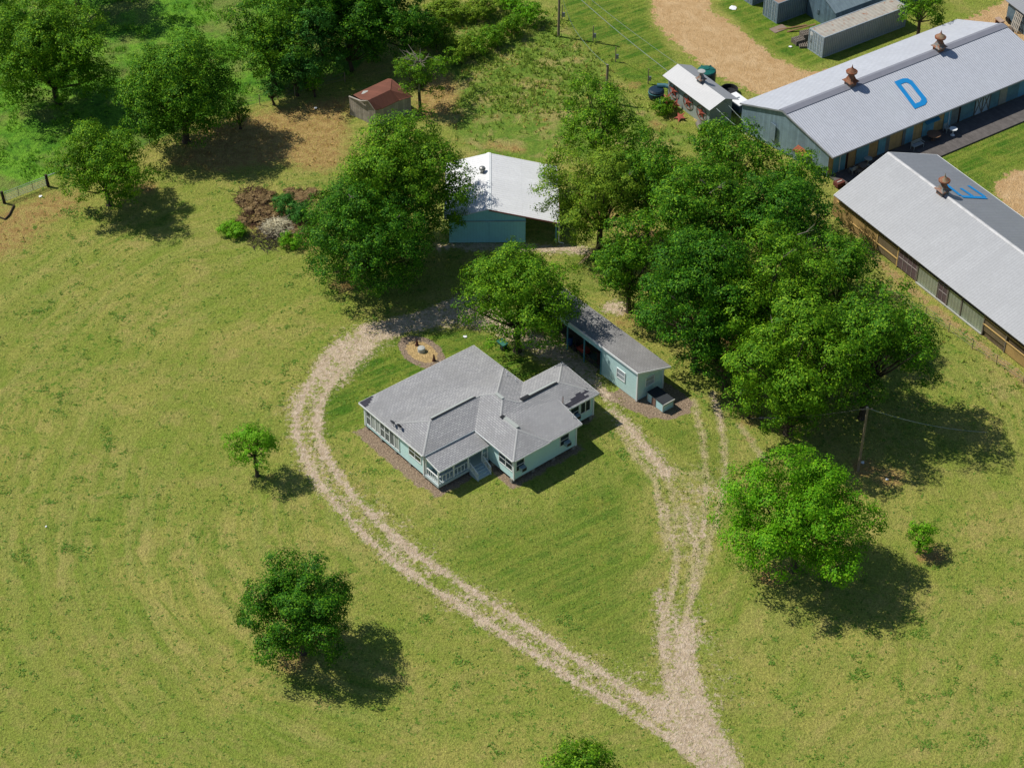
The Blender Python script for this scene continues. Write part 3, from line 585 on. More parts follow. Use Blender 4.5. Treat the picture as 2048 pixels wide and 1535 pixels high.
def rail(a, b, z0, z1, h=.85, n=6):
    m = MB(HF); A, B = np.array([*a, z0]), np.array([*b, z1])
    board(m, A + [0,0,h], B + [0,0,h], .08, .06); board(m, A + [0,0,.14], B + [0,0,.14], .05, .05)
    for i in range(n + 1):
        q = A + (B - A) * i / n; m.box(q[0]-.022, q[0]+.022, q[1]-.022, q[1]+.022, q[2]+.05, q[2]+h-.06)
    m.build('railing', WHITE, fh)
rail((.42,9.05), (.42,10.6), .62, .62, n=6); rail((.47,10.66), (2.0,10.66), .62, .62, n=4); rail((2.1,10.66), (3.56,10.66), .62, .62, n=4); rail((5.17,10.66), (5.66,10.66), .62, .62, n=2)
st = MB(HF)
for i in range(4): st.box(3.72, 5.05, 10.77 + i*.27, 10.77 + (i+1)*.27, .0, .52 - i*.13)
for u in (3.66, 5.05): st.hexa([(u,10.77,0),(u+.05,10.77,0),(u+.05,11.95,0),(u,11.95,0),(u,10.77,.66),(u+.05,10.77,.66),(u+.05,11.95,.12),(u,11.95,.12)])
st.build('porch_stairs', surf('pale_blue_steps', S(200,222,226), .7, var=.08), fh)
rail((3.68,10.8), (3.68,11.9), .55, .05, n=6); rail((5.08,10.8), (5.08,11.9), .55, .05, n=6)
o = MB(HF); wbox(o, (4.1,8.76), (4.95,8.76), (0,1), 0, .85, 0, .05, .62, 2.5); o.build('door', WHITE, fh)
for (u, v, z, s) in ((.34,4.55,3.2,.0), (.5,5.3,3.2,.1)):
    o = MB(HF); o.tube((u,v,z-.1), (u,v,z+.35), .025, .025, 6); o.tube((u,v,z+.3), (u+.25,v+.1,z+.42), .015, .015, 5)
    d = o.build('satellite_dish', surf('dish_grey', S(90,92,96), .6), fh); g = MB(HF); g.tube((u-.05,v-.02,z+.38), (u-.02,v-.01,z+.42), .27, .22, 14); g.build('dish', BLACK if s else surf('dish_grey', S(90,92,96)), d)
for (u, v, z, h) in ((12.0,5.6,3.3,.35), (12.1,6.7,3.25,.3), (13.0,13.4,3.0,.4), (13.35,11.6,3.2,.9)):
    o = MB(HF); o.tube((u,v,z-.15), (u,v,z+h), .04, .04, 7); o.build('vent_pipe', WHITE if h < .8 else RUSTG, fh)
# ---------------------------------------------------------------- septic mound
def obj1(name, mb, m, base, label, cat, group=None, smooth=False, bevel=0):
    return tag(mb.build(name, m, None, base, smooth, bevel), label, cat, group)
c = at(843, 702); o = MB(); o.lathe((c[0], c[1], 0), [(.36,-.02),(.36,.36),(.33,.41),(.3,.43),(.1,.46)], 18)
obj1('concrete_riser', o, surf('pale_concrete', S(200,202,194), .85), (c[0], c[1], 0), 'round pale concrete riser in the middle of the sandy oval behind the house', 'tank cover')
for px, py, l in ((834,690,'dark rusty cone stake at the far end of the sandy oval'), (868,721,'dark rusty cone stake at the end of the sandy oval nearest the house roof')):
    c = at(px, py); o = MB(); o.lathe((c[0], c[1], 0), [(.2,-.02),(.14,.15),(.08,.5),(.03,.75)], 12); obj1('cone_stake', o, surf('dark_rust', S(92,54,44), .9), (c[0], c[1], 0), l, 'stake', 'stakes in the sandy oval')
# ---------------------------------------------------------------- carport with closed room
CF = Frame(11.07, 140.01, 129.0)
cp = thing('carport_building', CF.P(6, 1.5, 0), 'long aqua carport with a grey shingle lean roof right of the farmhouse', 'carport')
o = MB(CF); o.slab([(-.12,-.12,3.42),(-.75,3.25,2.86),(14.0,3.25,2.86),(14.0,-.12,3.42)], .1)
SH2 = shingle('aged_shingles', S(182,180,177), S(160,159,157), S(104,104,106), stain=.7)
crf = o.build('roof', SH2, cp); o = MB(CF); o.box(-.14, 14.02, -.17, -.12, 3.2, 3.4)
o.hexa([(-.12,-.12,3.2),(-.17,-.12,3.2),(-.8,3.25,2.66),(-.75,3.25,2.66),(-.12,-.12,3.41),(-.17,-.12,3.41),(-.8,3.25,2.85),(-.75,3.25,2.85)]); o.build('fascia', WHITE, crf)
w = MB(CF); zt = lambda v: 3.3 - .166 * v
for a, b in (((0,0),(4.8,0)), ((4.8,0),(4.8,3.0)), ((-.08,3.0),(0,0)), ((14,3.0),(-.08,3.0)), ((14,0),(14,3.0))): w.poly([(a[0],a[1],.05),(b[0],b[1],.05),(b[0],b[1],zt(b[1])),(a[0],a[1],zt(a[1]))])
w.poly([(0,0,.05),(4.8,0,.05),(4.8,3,.05),(0,3,.05)]); w.build('wall', SIDE, cp)
o = MB(CF); o.box(4.8, 14, -.03, .03, 2.62, 3.28); o.build('header_beam', AQUA, cp)
for u in (4.83, 7.15, 9.5, 11.8, 13.9):
    o = MB(CF); o.box(u-.06, u+.06, -.09, .0 if u > 5 else -.02, 0, 2.62); o.build('carport_post', surf('teal_post', S(110,176,188), .7), cp)
for p in ((0,0),(-.08,3.0)): o = MB(CF); o.box(p[0]-.07, p[0]+.07, p[1]-.06, p[1]+.07, .02, zt(p[1])-.02); o.build('corner_board', WHITE, cp)
BLIND = surf('pale_blind', S(196,208,214), .5, period=.3, axis='y', shape='lap', linedark=.5); window(CF, cp, (2.65,0), (1.65,0), (0,-1), 1.2, 2.15, 1, 2, pm=BLIND); window(CF, cp, (0,1.0), (-.05,1.9), (-1,0), 1.25, 2.1, 1, 2, pm=BLIND)
o = MB(CF); o.box(5.0, 13.9, .3, 2.95, -.01, .03); o.build('floor', surf('dirt_floor', S(120,104,92), .95), cp)
def kit(name, fr, u, v, label, cat, parts, group=None):  # small thing from boxes/tubes in frame coordinates
    t = thing(name, fr.P(u, v, 0), label, cat, group)
    for pn, mt, fn in parts:
        m = MB(fr); fn(m, u, v); m.build(pn, mt, t)
    return t
REDP = surf('faded_red_paint', S(176,70,56), .6); BLUEP = surf('blue_plastic', S(40,90,150), .5)
kit('riding_mower', CF, 8.4, .7, 'red riding mower parked under the open carport', 'mower', [
    ('body', REDP, lambda m,u,v: (m.box(u-.9,u+.1,v-.3,v+.3,.35,.75), m.box(u+.1,u+.7,v-.32,v+.32,.3,.5))), ('seat', BLACK, lambda m,u,v: (m.box(u+.15,u+.6,v-.22,v+.22,.55,.65), m.box(u+.52,u+.62,v-.22,v+.22,.6,.95))),
    ('wheel', BLACK, lambda m,u,v: m.tube((u-.65,v-.42,.2),(u-.65,v-.28,.2),.2,.2,14)), ('wheel', BLACK, lambda m,u,v: m.tube((u-.65,v+.28,.2),(u-.65,v+.42,.2),.2,.2,14)),
    ('wheel', BLACK, lambda m,u,v: m.tube((u+.45,v-.5,.28),(u+.45,v-.3,.28),.28,.28,14)), ('wheel', BLACK, lambda m,u,v: m.tube((u+.45,v+.3,.28),(u+.45,v+.5,.28),.28,.28,14))])
kit('barrel', CF, 9.9, .6, 'blue plastic barrel at the far end of the open carport', 'barrel', [('drum', BLUEP, lambda m,u,v: m.lathe((u,v,0), [(.27,0),(.3,.1),(.3,.4),(.31,.45),(.3,.5),(.3,.8),(.26,.9)], 16)), ('lid', BLACK, lambda m,u,v: m.lathe((u,v,.9), [(.26,0),(.26,.04)], 14))])
kit('wheelbarrow', CF, 6.6, .7, 'dark wheelbarrow beside the carport post nearest the storeroom', 'wheelbarrow', [
    ('tray', surf('green_tin', S(70,96,84), .6), lambda m,u,v: m.hexa([(u-.3,v-.2,.35),(u+.3,v-.2,.35),(u+.3,v+.2,.35),(u-.3,v+.2,.35),(u-.5,v-.34,.62),(u+.42,v-.34,.62),(u+.42,v+.34,.62),(u-.5,v+.34,.62)])),
    ('wheel', BLACK, lambda m,u,v: m.tube((u-.6,v-.05,.2),(u-.6,v+.05,.2),.2,.2,14)), ('handle', WOODG, lambda m,u,v: (m.tube((u-.6,v-.1,.2),(u+.95,v-.3,.55),.025), m.tube((u-.6,v+.1,.2),(u+.95,v+.3,.55),.025), m.tube((u+.3,v-.25,.4),(u+.35,v-.25,0),.02), m.tube((u+.3,v+.25,.4),(u+.35,v+.25,0),.02)))])
kit('garden_rack', CF, 5.6, 1.2, 'rack of dark slatted boards against the storeroom inside the carport', 'rack', [('frame', surf('dark_wood', S(90,66,56), .9), lambda m,u,v: [m.box(u-.5+i*.18,u-.4+i*.18,v-.6,v+.9,.1,1.5) for i in range(6)])])
kit('storage_box', CF, -1.6, 1.3, 'low aqua storage box with a dark flat lid at the carport end wall', 'storage box', [
    ('body', AQUA, lambda m,u,v: m.box(-2.62,-.55,.78,1.95,.04,.94)), ('lid', surf('dark_roll_roof', S(58,62,66), .9), lambda m,u,v: m.hexa([(-2.7,.72,.94),(-.5,.72,1.0),(-.5,2.0,1.0),(-2.7,2.0,.94),(-2.7,.72,1.0),(-.5,.72,1.06),(-.5,2.0,1.06),(-2.7,2.0,1.0)])),
    ('edge_trim', surf('pale_trim', S(204,206,196), .7), lambda m,u,v: (m.box(-2.78,-2.7,.7,2.02,.86,1.01), m.box(-2.65,-2.58,.73,.78,.04,.9), m.box(-2.67,-2.6,1.95,2.0,.04,.9), m.box(-.62,-.55,.73,.78,.04,.9))),
    ('door', surf('brown_panel', S(150,120,104), .85), lambda m,u,v: m.box(-1.65,-1.15,.74,.78,.1,.86))])
_u, _v = CF.uv(1005, 694, 0)
kit('garden_cart', CF, _u, _v, 'green garden cart under the tree behind the house', 'cart', [('tray', surf('cart_green', S(60,130,110), .6), lambda m,u,v: m.hexa([(u-.4,v-.25,.3),(u+.4,v-.25,.3),(u+.4,v+.25,.3),(u-.4,v+.25,.3),(u-.52,v-.35,.62),(u+.52,v-.35,.62),(u+.52,v+.35,.62),(u-.52,v+.35,.62)])),
    ('wheel', BLACK, lambda m,u,v: m.tube((u-.25,v-.36,.2),(u-.25,v-.28,.2),.2,.2,14)), ('wheel', BLACK, lambda m,u,v: m.tube((u-.25,v+.28,.2),(u-.25,v+.36,.2),.2,.2,14)), ('handle', WOODG, lambda m,u,v: m.tube((u+.4,v,.4),(u+1.1,v,.75),.025))])
# ---------------------------------------------------------------- white roofed metal shed with lean-to
BF = Frame(-6.13, 163.89, .5)
bs = thing('metal_shed', BF.P(4, -4.5, 0), 'aqua metal shed with a white ribbed roof, big sliding doors and an open lean-to', 'shed')
BW = surf('aqua_ribbed_wall', (.32,.70,.80,1), .6, var=.08, period=.3, shape='board', linedark=.3)
zr = lambda u: 4.05 - (3.9 - u) * .27 if u < 3.9 else 4.05 - (u - 3.9) * .24
rp = [-.45, 3.9, 10.75]; o = MB(BF)
for a, b in zip(rp[:-1], rp[1:]): o.slab([(a,.18,zr(a)),(b,.18,zr(b)),(b,-9.6,zr(b)),(a,-9.6,zr(a))][::-1], .06)
brf = o.build('roof', METALW, bs)
o = MB(BF); o.slab([(3.68,.2,zr(3.68)+.05),(3.9,.2,4.1),(3.9,-9.62,4.1),(3.68,-9.62,zr(3.68)+.05)][::-1], .04); o.slab([(3.9,.2,4.1),(4.12,.2,zr(4.12)+.05),(4.12,-9.62,zr(4.12)+.05),(3.9,-9.62,4.1)][::-1], .04); o.build('ridge_cap', WHITE, brf)
o = MB(BF)
for a, b in zip(rp[1:-1], rp[2:]): o.hexa([(a,.19,zr(a)-.16),(b,.19,zr(b)-.16),(b,.22,zr(b)-.16),(a,.22,zr(a)-.16),(a,.19,zr(a)-.02),(b,.19,zr(b)-.02),(b,.22,zr(b)-.02),(a,.22,zr(a)-.02)])
o.box(10.75, 10.79, -9.6, .22, zr(10.75)-.18, zr(10.75)-.01); o.build('eave_trim', surf('brick_red_trim', S(170,100,92), .7), brf)
w = MB(BF); q = lambda u: zr(u) - .07
w.poly([(0,0,0),(7.45,0,0),(7.45,0,q(7.45)),(3.9,0,q(3.9)),(0,0,q(0))]); w.poly([(0,-9.4,0),(0,-9.4,q(0)),(3.9,-9.4,q(3.9)),(7.45,-9.4,q(7.45)),(7.45,-9.4,0)])
w.poly([(0,0,0),(0,0,q(0)),(0,-9.4,q(0)),(0,-9.4,0)]); w.poly([(7.45,0,0),(7.45,-9.4,0),(7.45,-9.4,q(7.45)),(7.45,0,q(7.45))]); w.build('wall', BW, bs)
for a, b in ((.1,3.88), (3.92,7.38)):
    o = MB(BF); o.box(a, b, .03, .09, .06, 2.5); o.build('sliding_door', BW, bs)
o = MB(BF); o.box(-.05, 7.5, .02, .14, 2.52, 2.6); o.build('door_track', surf('pale_track', S(186,216,220), .6), bs)
for v in (-.05, -3.2, -6.3, -9.3):
    o = MB(BF); o.box(10.35, 10.5, v-.07, v+.07, 0, zr(10.4)-.06); o.build('lean_to_post', surf('teal_post', S(110,176,188)), bs)
o = MB(BF); o.tube((10.7,.12,.1), (10.7,.12,zr(10.7)-.15), .05, .05, 8); o.tube((10.7,.12,.1),(11.2,.3,.04),.05,.05,8); o.build('downspout', WHITE, bs)
o = MB(BF); o.lathe((3.25,-6.4,zr(3.25)-.02), [(.28,-.1),(.18,.12),(.16,.3),(.3,.36),(.34,.5),(.28,.62),(.1,.7)], 14); o.build('roof_vent', surf('vent_metal', S(176,176,172), .4, metal=.6), bs)
# ---------------------------------------------------------------- rusty shed
rs_ = thing('rusty_shed', (*at(760, 205)[:2], 0), 'old plank shed with a rust red tin roof in front of the dark wood', 'shed')
RR = surf('rust_red_tin', S(138,86,68), .8, scale=.8, var=.15, period=.5, shape='board', linedark=.35, pervar=.25)
z6 = lambda x, y: (620 + x / 6.024, 60 + y / 6.024)
q = lambda x, y, z: tuple(at(*z6(x, y), z)[:2]) + (z,)
a1, a2, a3, a4, a5 = q(520,780,2.35), q(940,585,2.5), q(985,590,2.9), q(970,720,3.15), q(705,845,3.1)
o = MB(); o.slab([a1, a2, a3, a4, a5, q(610,835,2.65)][::-1], .05); o.slab([a5, a4, q(1070,850,2.15), q(880,942,2.1), q(785,965,2.15)][::-1], .05); o.slab([a4, a3, q(1240,800,2.25), q(1070,848,2.2)][::-1], .05)
rrf = o.build('roof', RR, rs_)
o = MB(); o.slab([q(620,770,2.6), q(640,735,2.62), q(700,728,2.68), q(665,808,2.7), q(630,806,2.64)][::-1], .03); o.build('roof_patch', surf('pale_tin', S(200,202,196), .5), rrf)
w = MB(); B = [q(470,797,2.3), q(620,850,2.5), q(700,847,2.95), q(785,962,2.1), q(880,940,2.05), q(1070,848,2.1), q(1235,800,2.15), q(985,594,2.8), q(940,588,2.4), q(520,782,2.25)]
cx_, cy_ = np.mean([p[0] for p in B]), np.mean([p[1] for p in B]); B = [(cx_ + (p[0]-cx_)*(.95 if i else 1), cy_ + (p[1]-cy_)*(.95 if i else 1), p[2] - .08) for i, p in enumerate(B)]
for i in range(len(B)):
    a, b = B[i], B[(i+1) % len(B)]; w.poly([(a[0],a[1],0),(b[0],b[1],0),b,a])
w.build('wall', surf('bleached_planks', S(206,194,178), .9, scale=2, var=.35, period=.28, shape='board', linedark=.85, pervar=.5), rs_)
o = MB(); m0, m1, m2 = q(640,985,.0), q(705,850,3.0), q(785,965,2.1)
for a, b in ((q(615,850,2.6), q(700,845,3.02)), (q(700,845,3.02), q(790,968,2.08)), (q(470,795,2.3), q(615,852,2.6))): board(o, a, b, .12, .1)
o.build('rake_board', surf('pale_plank', S(206,198,184), .85), rs_)
# ---------------------------------------------------------------- cupolas
def cupola(fr, u, v, z, s, parent, kind):
    o = MB(fr); h = .62*s; r4 = math.radians(fr.deg + 45)
    o.lathe((u,v,z-.25), [(.72*s,0),(.72*s,.25+.5*s)], 4, rot=r4)
    b = o.build('cupola', RUSTG if kind != 'white' else surf('old_grey_tin', S(150,150,152), .7), parent)
    o = MB(fr); o.lathe((u,v,z+.5*s), [(1.02*s,0),(1.04*s,.06*s),(.66*s,.26*s),(.44*s,.62*s),(.34*s,.86*s)], 4, rot=r4); o.build('flared_hood', RUSTM if kind == 'rust' else RUSTG, b)
    if kind == 'white':
        o = MB(fr); o.lathe((u,v,z+1.25*s), [(.28*s,0),(.3*s,.2*s),(.34*s,.5*s),(.62*s,.6*s)], 16); o.build('neck', surf('old_grey_tin', S(150,150,152)), b)
        o = MB(fr); o.lathe((u,v,z+1.83*s), [(.62*s,0),(.66*s,.08*s),(.66*s,.18*s),(.1*s,.26*s)], 18, smooth_ := 0); o.build('cap', surf('pale_tin', S(200,202,196)), b)
    else:
        o = MB(fr); o.lathe((u,v,z+1.3*s), [(.32*s,0),(.36*s,.2*s),(.5*s,.26*s),(.66*s,.32*s),(.7*s,.5*s),(.64*s,.56*s)], 18); o.build('drum', RUSTM, b)
        o = MB(fr); o.lathe((u,v,z+1.84*s), [(.6*s,0),(.46*s,.14*s),(.26*s,.3*s),(.12*s,.44*s),(.06*s,.62*s),(.015*s,.88*s)], 16); o.build('spire', RUSTM if kind == 'rust' else surf('buff_tin', S(176,156,124), .7, rust=RUST, rustamt=.5), b)
# ---------------------------------------------------------------- long shed with the letter D
DF = Frame(23.77, 184.15, 34)
bd = thing('long_shed', DF.P(16, 6, 0), 'long shed with a corrugated silver roof, blue letter D and two rusty roof cupolas', 'long shed')
ROOFS = surf('corrugated_silver', S(222,226,234), .5, scale=.25, var=.06, period=.27, shape='sin', linedark=.3, depth=.05, bstr=.7, spec=.3, sheet=.81)
zD = lambda u, v: 3.2 + v * .3158 if v < 5.7 else 5.0 - (v - 5.7) * .312
sk = lambda v: .14 * v
o = MB(DF); L = 31.0
o.slab([(sk(0),0,3.2),(sk(5.7),5.7,5),(L+sk(5.7),5.7,5),(L+sk(0)-.3,0,3.2)], .06)
o.slab([(sk(5.7),5.7,5),(sk(12.75),12.75,2.8),(L+sk(12.75),12.75,2.8),(L+sk(5.7),5.7,5)], .06); brf = o.build('roof', ROOFS, bd)
o = MB(DF); o.slab([(sk(5.2)-.03,5.25,zD(0,5.25)+.06),(sk(5.7)-.03,5.7,5.06),(L+sk(5.7)+.03,5.7,5.06),(L+sk(5.2)+.03,5.25,zD(0,5.25)+.06)], .05); o.slab([(sk(5.7)-.03,5.7,5.06),(sk(6.3)-.03,6.3,zD(0,6.3)+.07),(L+sk(6.3)+.03,6.3,zD(0,6.3)+.07),(L+sk(5.7)+.03,5.7,5.06)], .05)
o.build('ridge_cap', surf('grey_cap', S(146,148,158), .6, var=.08), brf)
o = MB(DF)
for a, b in (((0,0),(5.7,5.7)), ((5.7,5.7),(12.75,12.75))): p0 = (sk(a[1]), a[1], zD(0,a[1]) - .02); p1 = (sk(b[1]), b[1], zD(0,b[1]) - .02); o.hexa([(p0[0]-.05,p0[1],p0[2]-.16),(p0[0],p0[1],p0[2]-.16),(p1[0],p1[1],p1[2]-.16),(p1[0]-.05,p1[1],p1[2]-.16),(p0[0]-.05,*p0[1:]),p0,p1,(p1[0]-.05,*p1[1:])])
o.box(sk(12.75), L+sk(12.75), 12.75, 12.79, 2.62, 2.78); o.build('eave_trim', surf('trim_grey', S(176,180,184), .7), brf)
def onD(pts, up=.015): return [(u, v, zD(u, v) + up) for u, v in pts]
outer = [(14.55,7.4),(15.75,7.4),(16.25,7.6),(16.5,8.05),(16.32,10.5),(16.1,10.95),(15.6,11.2),(14.15,11.2)]; inner = [(15.0,7.95),(15.6,7.95),(15.85,8.1),(15.95,8.4),(15.8,10.25),(15.65,10.5),(15.35,10.65),(14.72,10.65)]
o = MB(DF)
for i in range(8): j = (i+1) % 8; o.slab(onD([outer[i], outer[j], inner[j], inner[i]], .05)[::-1], .02)
BLUE = surf('bright_blue_paint', S(20,150,222), .6, var=.06); o.build('painted_letter', BLUE, brf)
cupola(DF, 9.9, 5.72, 4.95, .88, brf, 'rust'); cupola(DF, 22.3, 5.72, 4.95, .88, brf, 'buff')
w = MB(DF); g = lambda v: zD(0, v) - .1
w.poly([(sk(.2)+.15,.2,0),(sk(.2)+.15,.2,g(.2)),(sk(5.7)+.15,5.7,g(5.7)),(sk(12.1)+.15,12.1,g(12.1)),(sk(12.1)+.15,12.1,0)]); w.poly([(L,.2,0),(L+.7,12.1,0),(L+.7,12.1,g(12.1)),(L+.5,5.7,g(5.7)),(L,.2,g(.2))]); w.poly([(.2,.2,0),(L,.2,0),(L,.2,g(.2)),(.2,.2,g(.2))])
w.build('tin_wall', GALVW, bd)
o = MB(DF); o.poly([(1.3,.14+4.2,0.02),(1.3,4.2,0.02),(1.3,4.2,0.03)]) if 0 else None
fl = lambda px: DF.ux(px, 12.1, 1.5)
o = MB(DF); o.poly([(sk(12.1)+.15,12.1,0),(L+.7,12.1,0),(L+.7,12.1,g(12.1)),(sk(12.1)+.15,12.1,g(12.1))]); o.build('plank_wall', WOODT, bd)
GREYP = surf('grey_board_panel', S(130,140,140), .85, var=.3, period=.2, shape='board', linedark=.5); TEALD = surf('teal_board_panel', S(110,156,166), .8, var=.3, period=.25, shape='board', linedark=.5)
for a, b, mt, nm in ((1666,1691,TEAL,'door'), (1712,1737,TEAL,'door'), (1756,1771,TEAL,'door'), (1771,1779,GREYP,'wall_panel'), (1805,1811,GREYP,'wall_panel'), (1811,1826,TEAL,'door'), (1845,1868,TEAL,'door'), (1888,1902,TEAL,'door'),
                     (1902,1917,GREYP,'wall_panel'), (1921,1949,TEALD,'wall_panel'), (1981,1998,TEALD,'wall_panel'), (1999,2014,surf('pale_boards', S(176,176,160), .85, period=.25, shape='board', linedark=.6),'wall_panel'), (2014,2038,TEALD,'wall_panel'), (2038,2075,TEAL,'door')):
    o = MB(DF); o.box(fl(a), fl(b), 12.12, 12.16, .15, 2.62); o.build(nm, mt, bd)
for a in (1678.5, 1897): 
    o = MB(DF); o.box(fl(a)-.03, fl(a)+.03, 12.17, 12.23, .1, 2.7); o.build('white_pipe', WHITE, bd)
for a in (1692.5, 1917.5): o = MB(DF); o.box(fl(a), fl(a)+.2, 12.12, 12.18, .15, 2.62); o.build('dark_post', surf('dark_brown_wood', S(74,50,42), .9), bd)
XD = surf('pale_door_panel', S(186,208,216), .6, var=.2)
for a, b in ((1950,1964.5), (1965,1979)):
    u0, u1 = fl(a), fl(b); o = MB(DF); o.box(u0, u1, 12.12, 12.17, .15, 2.62); d = o.build('barn_door', XD, bd); x = MB(DF)
    for p, q2 in (((u0,.2),(u1,2.6)), ((u0,2.6),(u1,.2)), ((u0,.2),(u0,2.6)), ((u1,.2),(u1,2.6))):
        x.tube((p[0],12.19,p[1]), (q2[0],12.19,q2[1]), .05, .05, 4)
    x.build('cross_brace', WOODG, d)
o = MB(DF); u0, u1 = fl(1845), fl(1872); o.hexa([(u0,12.16,2.2),(u1,12.16,2.2),(u1,12.7,1.9),(u0,12.7,1.9),(u0,12.16,2.3),(u1,12.16,2.3),(u1,12.72,2.0),(u0,12.72,2.0)]); o.build('door_awning', surf('teal_awning', S(60,150,186), .5), bd)
o = MB(DF); c = DF.uv(1574, 274, 2.2); o.hexa([(sk(8.7),8.1,1.9),(sk(8.7),9.6,1.9),(sk(8.7)-.75,9.6,1.6),(sk(8.7)-.75,8.1,1.6),(sk(8.7),8.1,2.0),(sk(8.7),9.6,2.0),(sk(8.7)-.75,9.6,1.68),(sk(8.7)-.75,8.1,1.68)])
o.build('window_awning', surf('orange_rust_tin', S(176,96,58), .8, period=.25, shape='sin', linedark=.5, rust=S(190,150,90), rustamt=.4), bd)
o = MB(DF); o.box(2.0, L+2.2, 12.25, 15.9, .02, .16); o.build('boardwalk', DECK, bd)
o = MB(DF); o.box(sk(4.5)-.02, sk(4.5)+.05, 4.35, 5.1, 1.0, 2.9); o.build('tin_patch', surf('lighter_tin', S(146,168,184), .5, metal=.2, period=.3, shape='board', linedark=.2), bd)
# furniture on the boardwalk
PW = surf('chalky_white_paint', S(186,196,192), .75, var=.2); TBL = surf('weathered_brown_top', S(140,108,82), .85, var=.3)
def D_at(px, py): return DF.uv(px, py, .16)
def chairkit(px, py, label, rot=0, mt=PW, name='garden_chair', cat='chair', w_=.3, group='chairs on the boardwalk'):
    u, v = D_at(px, py); z = .16; s = 1 if rot == 0 else -1
    t = thing(name, DF.P(u, v, z), label, cat, group)
    for a in (-1, 1):
        for b in (-.24, .24): m = MB(DF); m.box(u+a*(w_-.03)-.025, u+a*(w_-.03)+.025, v+b-.025, v+b+.025, z, z+(.42 if b*s > 0 else .88)); m.build('leg', mt, t)
    m = MB(DF)
    for i in range(4): m.box(u-w_, u+w_, v-.26+i*.13, v-.16+i*.13, z+.42, z+.46)
    m.build('seat', mt, t); m = MB(DF)
    for i in range(3): m.box(u-w_, u+w_, v-.27*s-.015, v-.27*s+.015, z+.52+i*.14, z+.6+i*.14)
    m.build('backrest', mt, t)
    for a in (-1, 1): m = MB(DF); m.box(u+a*w_-.03, u+a*w_+.03, v-.27, v+.27, z+.64, z+.67); m.build('armrest', mt, t)
def tablekit(px, py, r, label, mt, h=.72, name='round_table'):
    u, v = D_at(px, py); z = .16; t = thing(name, DF.P(u, v, z), label, 'table', 'tables on the boardwalk')
    m = MB(DF); m.lathe((u,v,z+h), [(r,0),(r,.05)], 20); m.build('tabletop', mt, t); m = MB(DF); m.lathe((u,v,z), [(.25,0),(.2,.05),(.06,.1),(.05,h-.05),(.16,h)], 12); m.build('pedestal', mt, t)
chairkit(1834, 296, 'pale blue bench on the boardwalk behind the ridge end of the shed lettered E', w_=.7, name='garden_bench', cat='bench', group=None)
tablekit(1866, 280, .75, 'large round brown table on the boardwalk right of the pale bench', TBL)
tablekit(1905, 270, .42, 'small round table with a white top catching the sun at the boardwalk edge', WHITE, .75)
chairkit(1893, 263, 'white chair behind the small sunlit round table', mt=PW)
tablekit(1735, 330, .42, 'round white table near the teal door left on the boardwalk', PW, .8)
chairkit(1705, 346, 'white slatted chair left of the round white table, nearest the tree', rot=1)
chairkit(1718, 348, 'grey chair between the white slatted chair and the round white table', mt=WOODG)
tablekit(1725, 338, .5, 'square looking grey side table under the teal wall panel', WOODG, .45, 'side_table')
kit('crate', DF, *D_at(1678, 370), 'brown wooden crate at the left end of the boardwalk', 'crate', [('body', surf('red_brown_wood', S(120,66,54), .9), lambda m,u,v: m.box(u-.5,u+.5,v-.35,v+.35,.16,.6)), ('slat', surf('pale_plank', S(206,198,184)), lambda m,u,v: m.box(u-.3,u+.3,v-.05,v+.1,.6,.66))])
# ---------------------------------------------------------------- long shed with the letter E
EF = Frame(31.69, 167.81, -58.6)
be = thing('long_shed', EF.P(20, -6.5, 0), 'long shed with pale grey roof, blue letter E and one rusty cupola', 'long shed')
EW = surf('pale_metal_roof', (.40,.412,.425,1), .55, metal=.5, scale=.5, var=.05, period=.3, shape='sin', linedark=.18, depth=.02, bstr=.5, spec=.3, sheet=.9)
zE = lambda u, v: 2.9 - v * .3529 if v > -6.8 else 5.3 + (v + 6.8) * .3721
o = MB(EF); LE = 50
o.slab([(0,.05,2.9),(-.45,-6.8,5.3),(LE,-6.8,5.3),(LE,.05,2.9)], .06); o.slab([(-.45,-6.8,5.3),(-.2,-13.25,2.9),(LE,-13.25,2.9),(LE,-6.8,5.3)], .06); erf = o.build('roof', EW, be)
o = MB(EF); o.slab([(-.47,-6.6,5.26),(-.47,-6.8,5.35),(LE,-6.8,5.35),(LE,-6.6,5.26)], .03); o.slab([(-.47,-6.8,5.35),(-.47,-7.0,5.26),(LE,-7.0,5.26),(LE,-6.8,5.35)], .03); o.build('ridge_cap', surf('pale_cap', (.6,.6,.6,1), .6), erf)
o = MB(EF)
for a, b in (((0,.05,2.9),(-.45,-6.8,5.3)), ((-.45,-6.8,5.3),(-.2,-13.25,2.9))): o.hexa([(a[0]-.06,a[1],a[2]-.14),(a[0]-.005,a[1],a[2]-.14),(b[0]-.005,b[1],b[2]-.14),(b[0]-.06,b[1],b[2]-.14),(a[0]-.06,a[1],a[2]+.02),(a[0]-.005,a[1],a[2]+.02),(b[0]-.005,b[1],b[2]+.02),(b[0]-.06,b[1],b[2]+.02)])
o.box(-.2, LE, -13.3, -13.25, 2.76, 2.9); o.build('eave_trim', WHITE, erf)
zp = lambda x, y: (1600 + x / 4.571, 260 + y / 4.571)
def onE(x, y): u, v, z = EF.slope(*zp(x, y), zE); return np.array([u, v])
sp0, sp1, a1_, a2_, a3_ = onE(1480,612), onE(1705,622), onE(1335,498), onE(1470,535), onE(1540,510); md = (sp0 + sp1) / 2
o = MB(EF)
def stroke(p, q2, w_):
    d = (q2 - p) / np.linalg.norm(q2 - p); n = np.array([-d[1], d[0]]) * w_ / 2
    c = [p - n, q2 - n, q2 + n, p + n]; o.slab([(x[0], x[1], zE(x[0], x[1]) + .06) for x in c], .02)
stroke(sp0, sp1, .45)
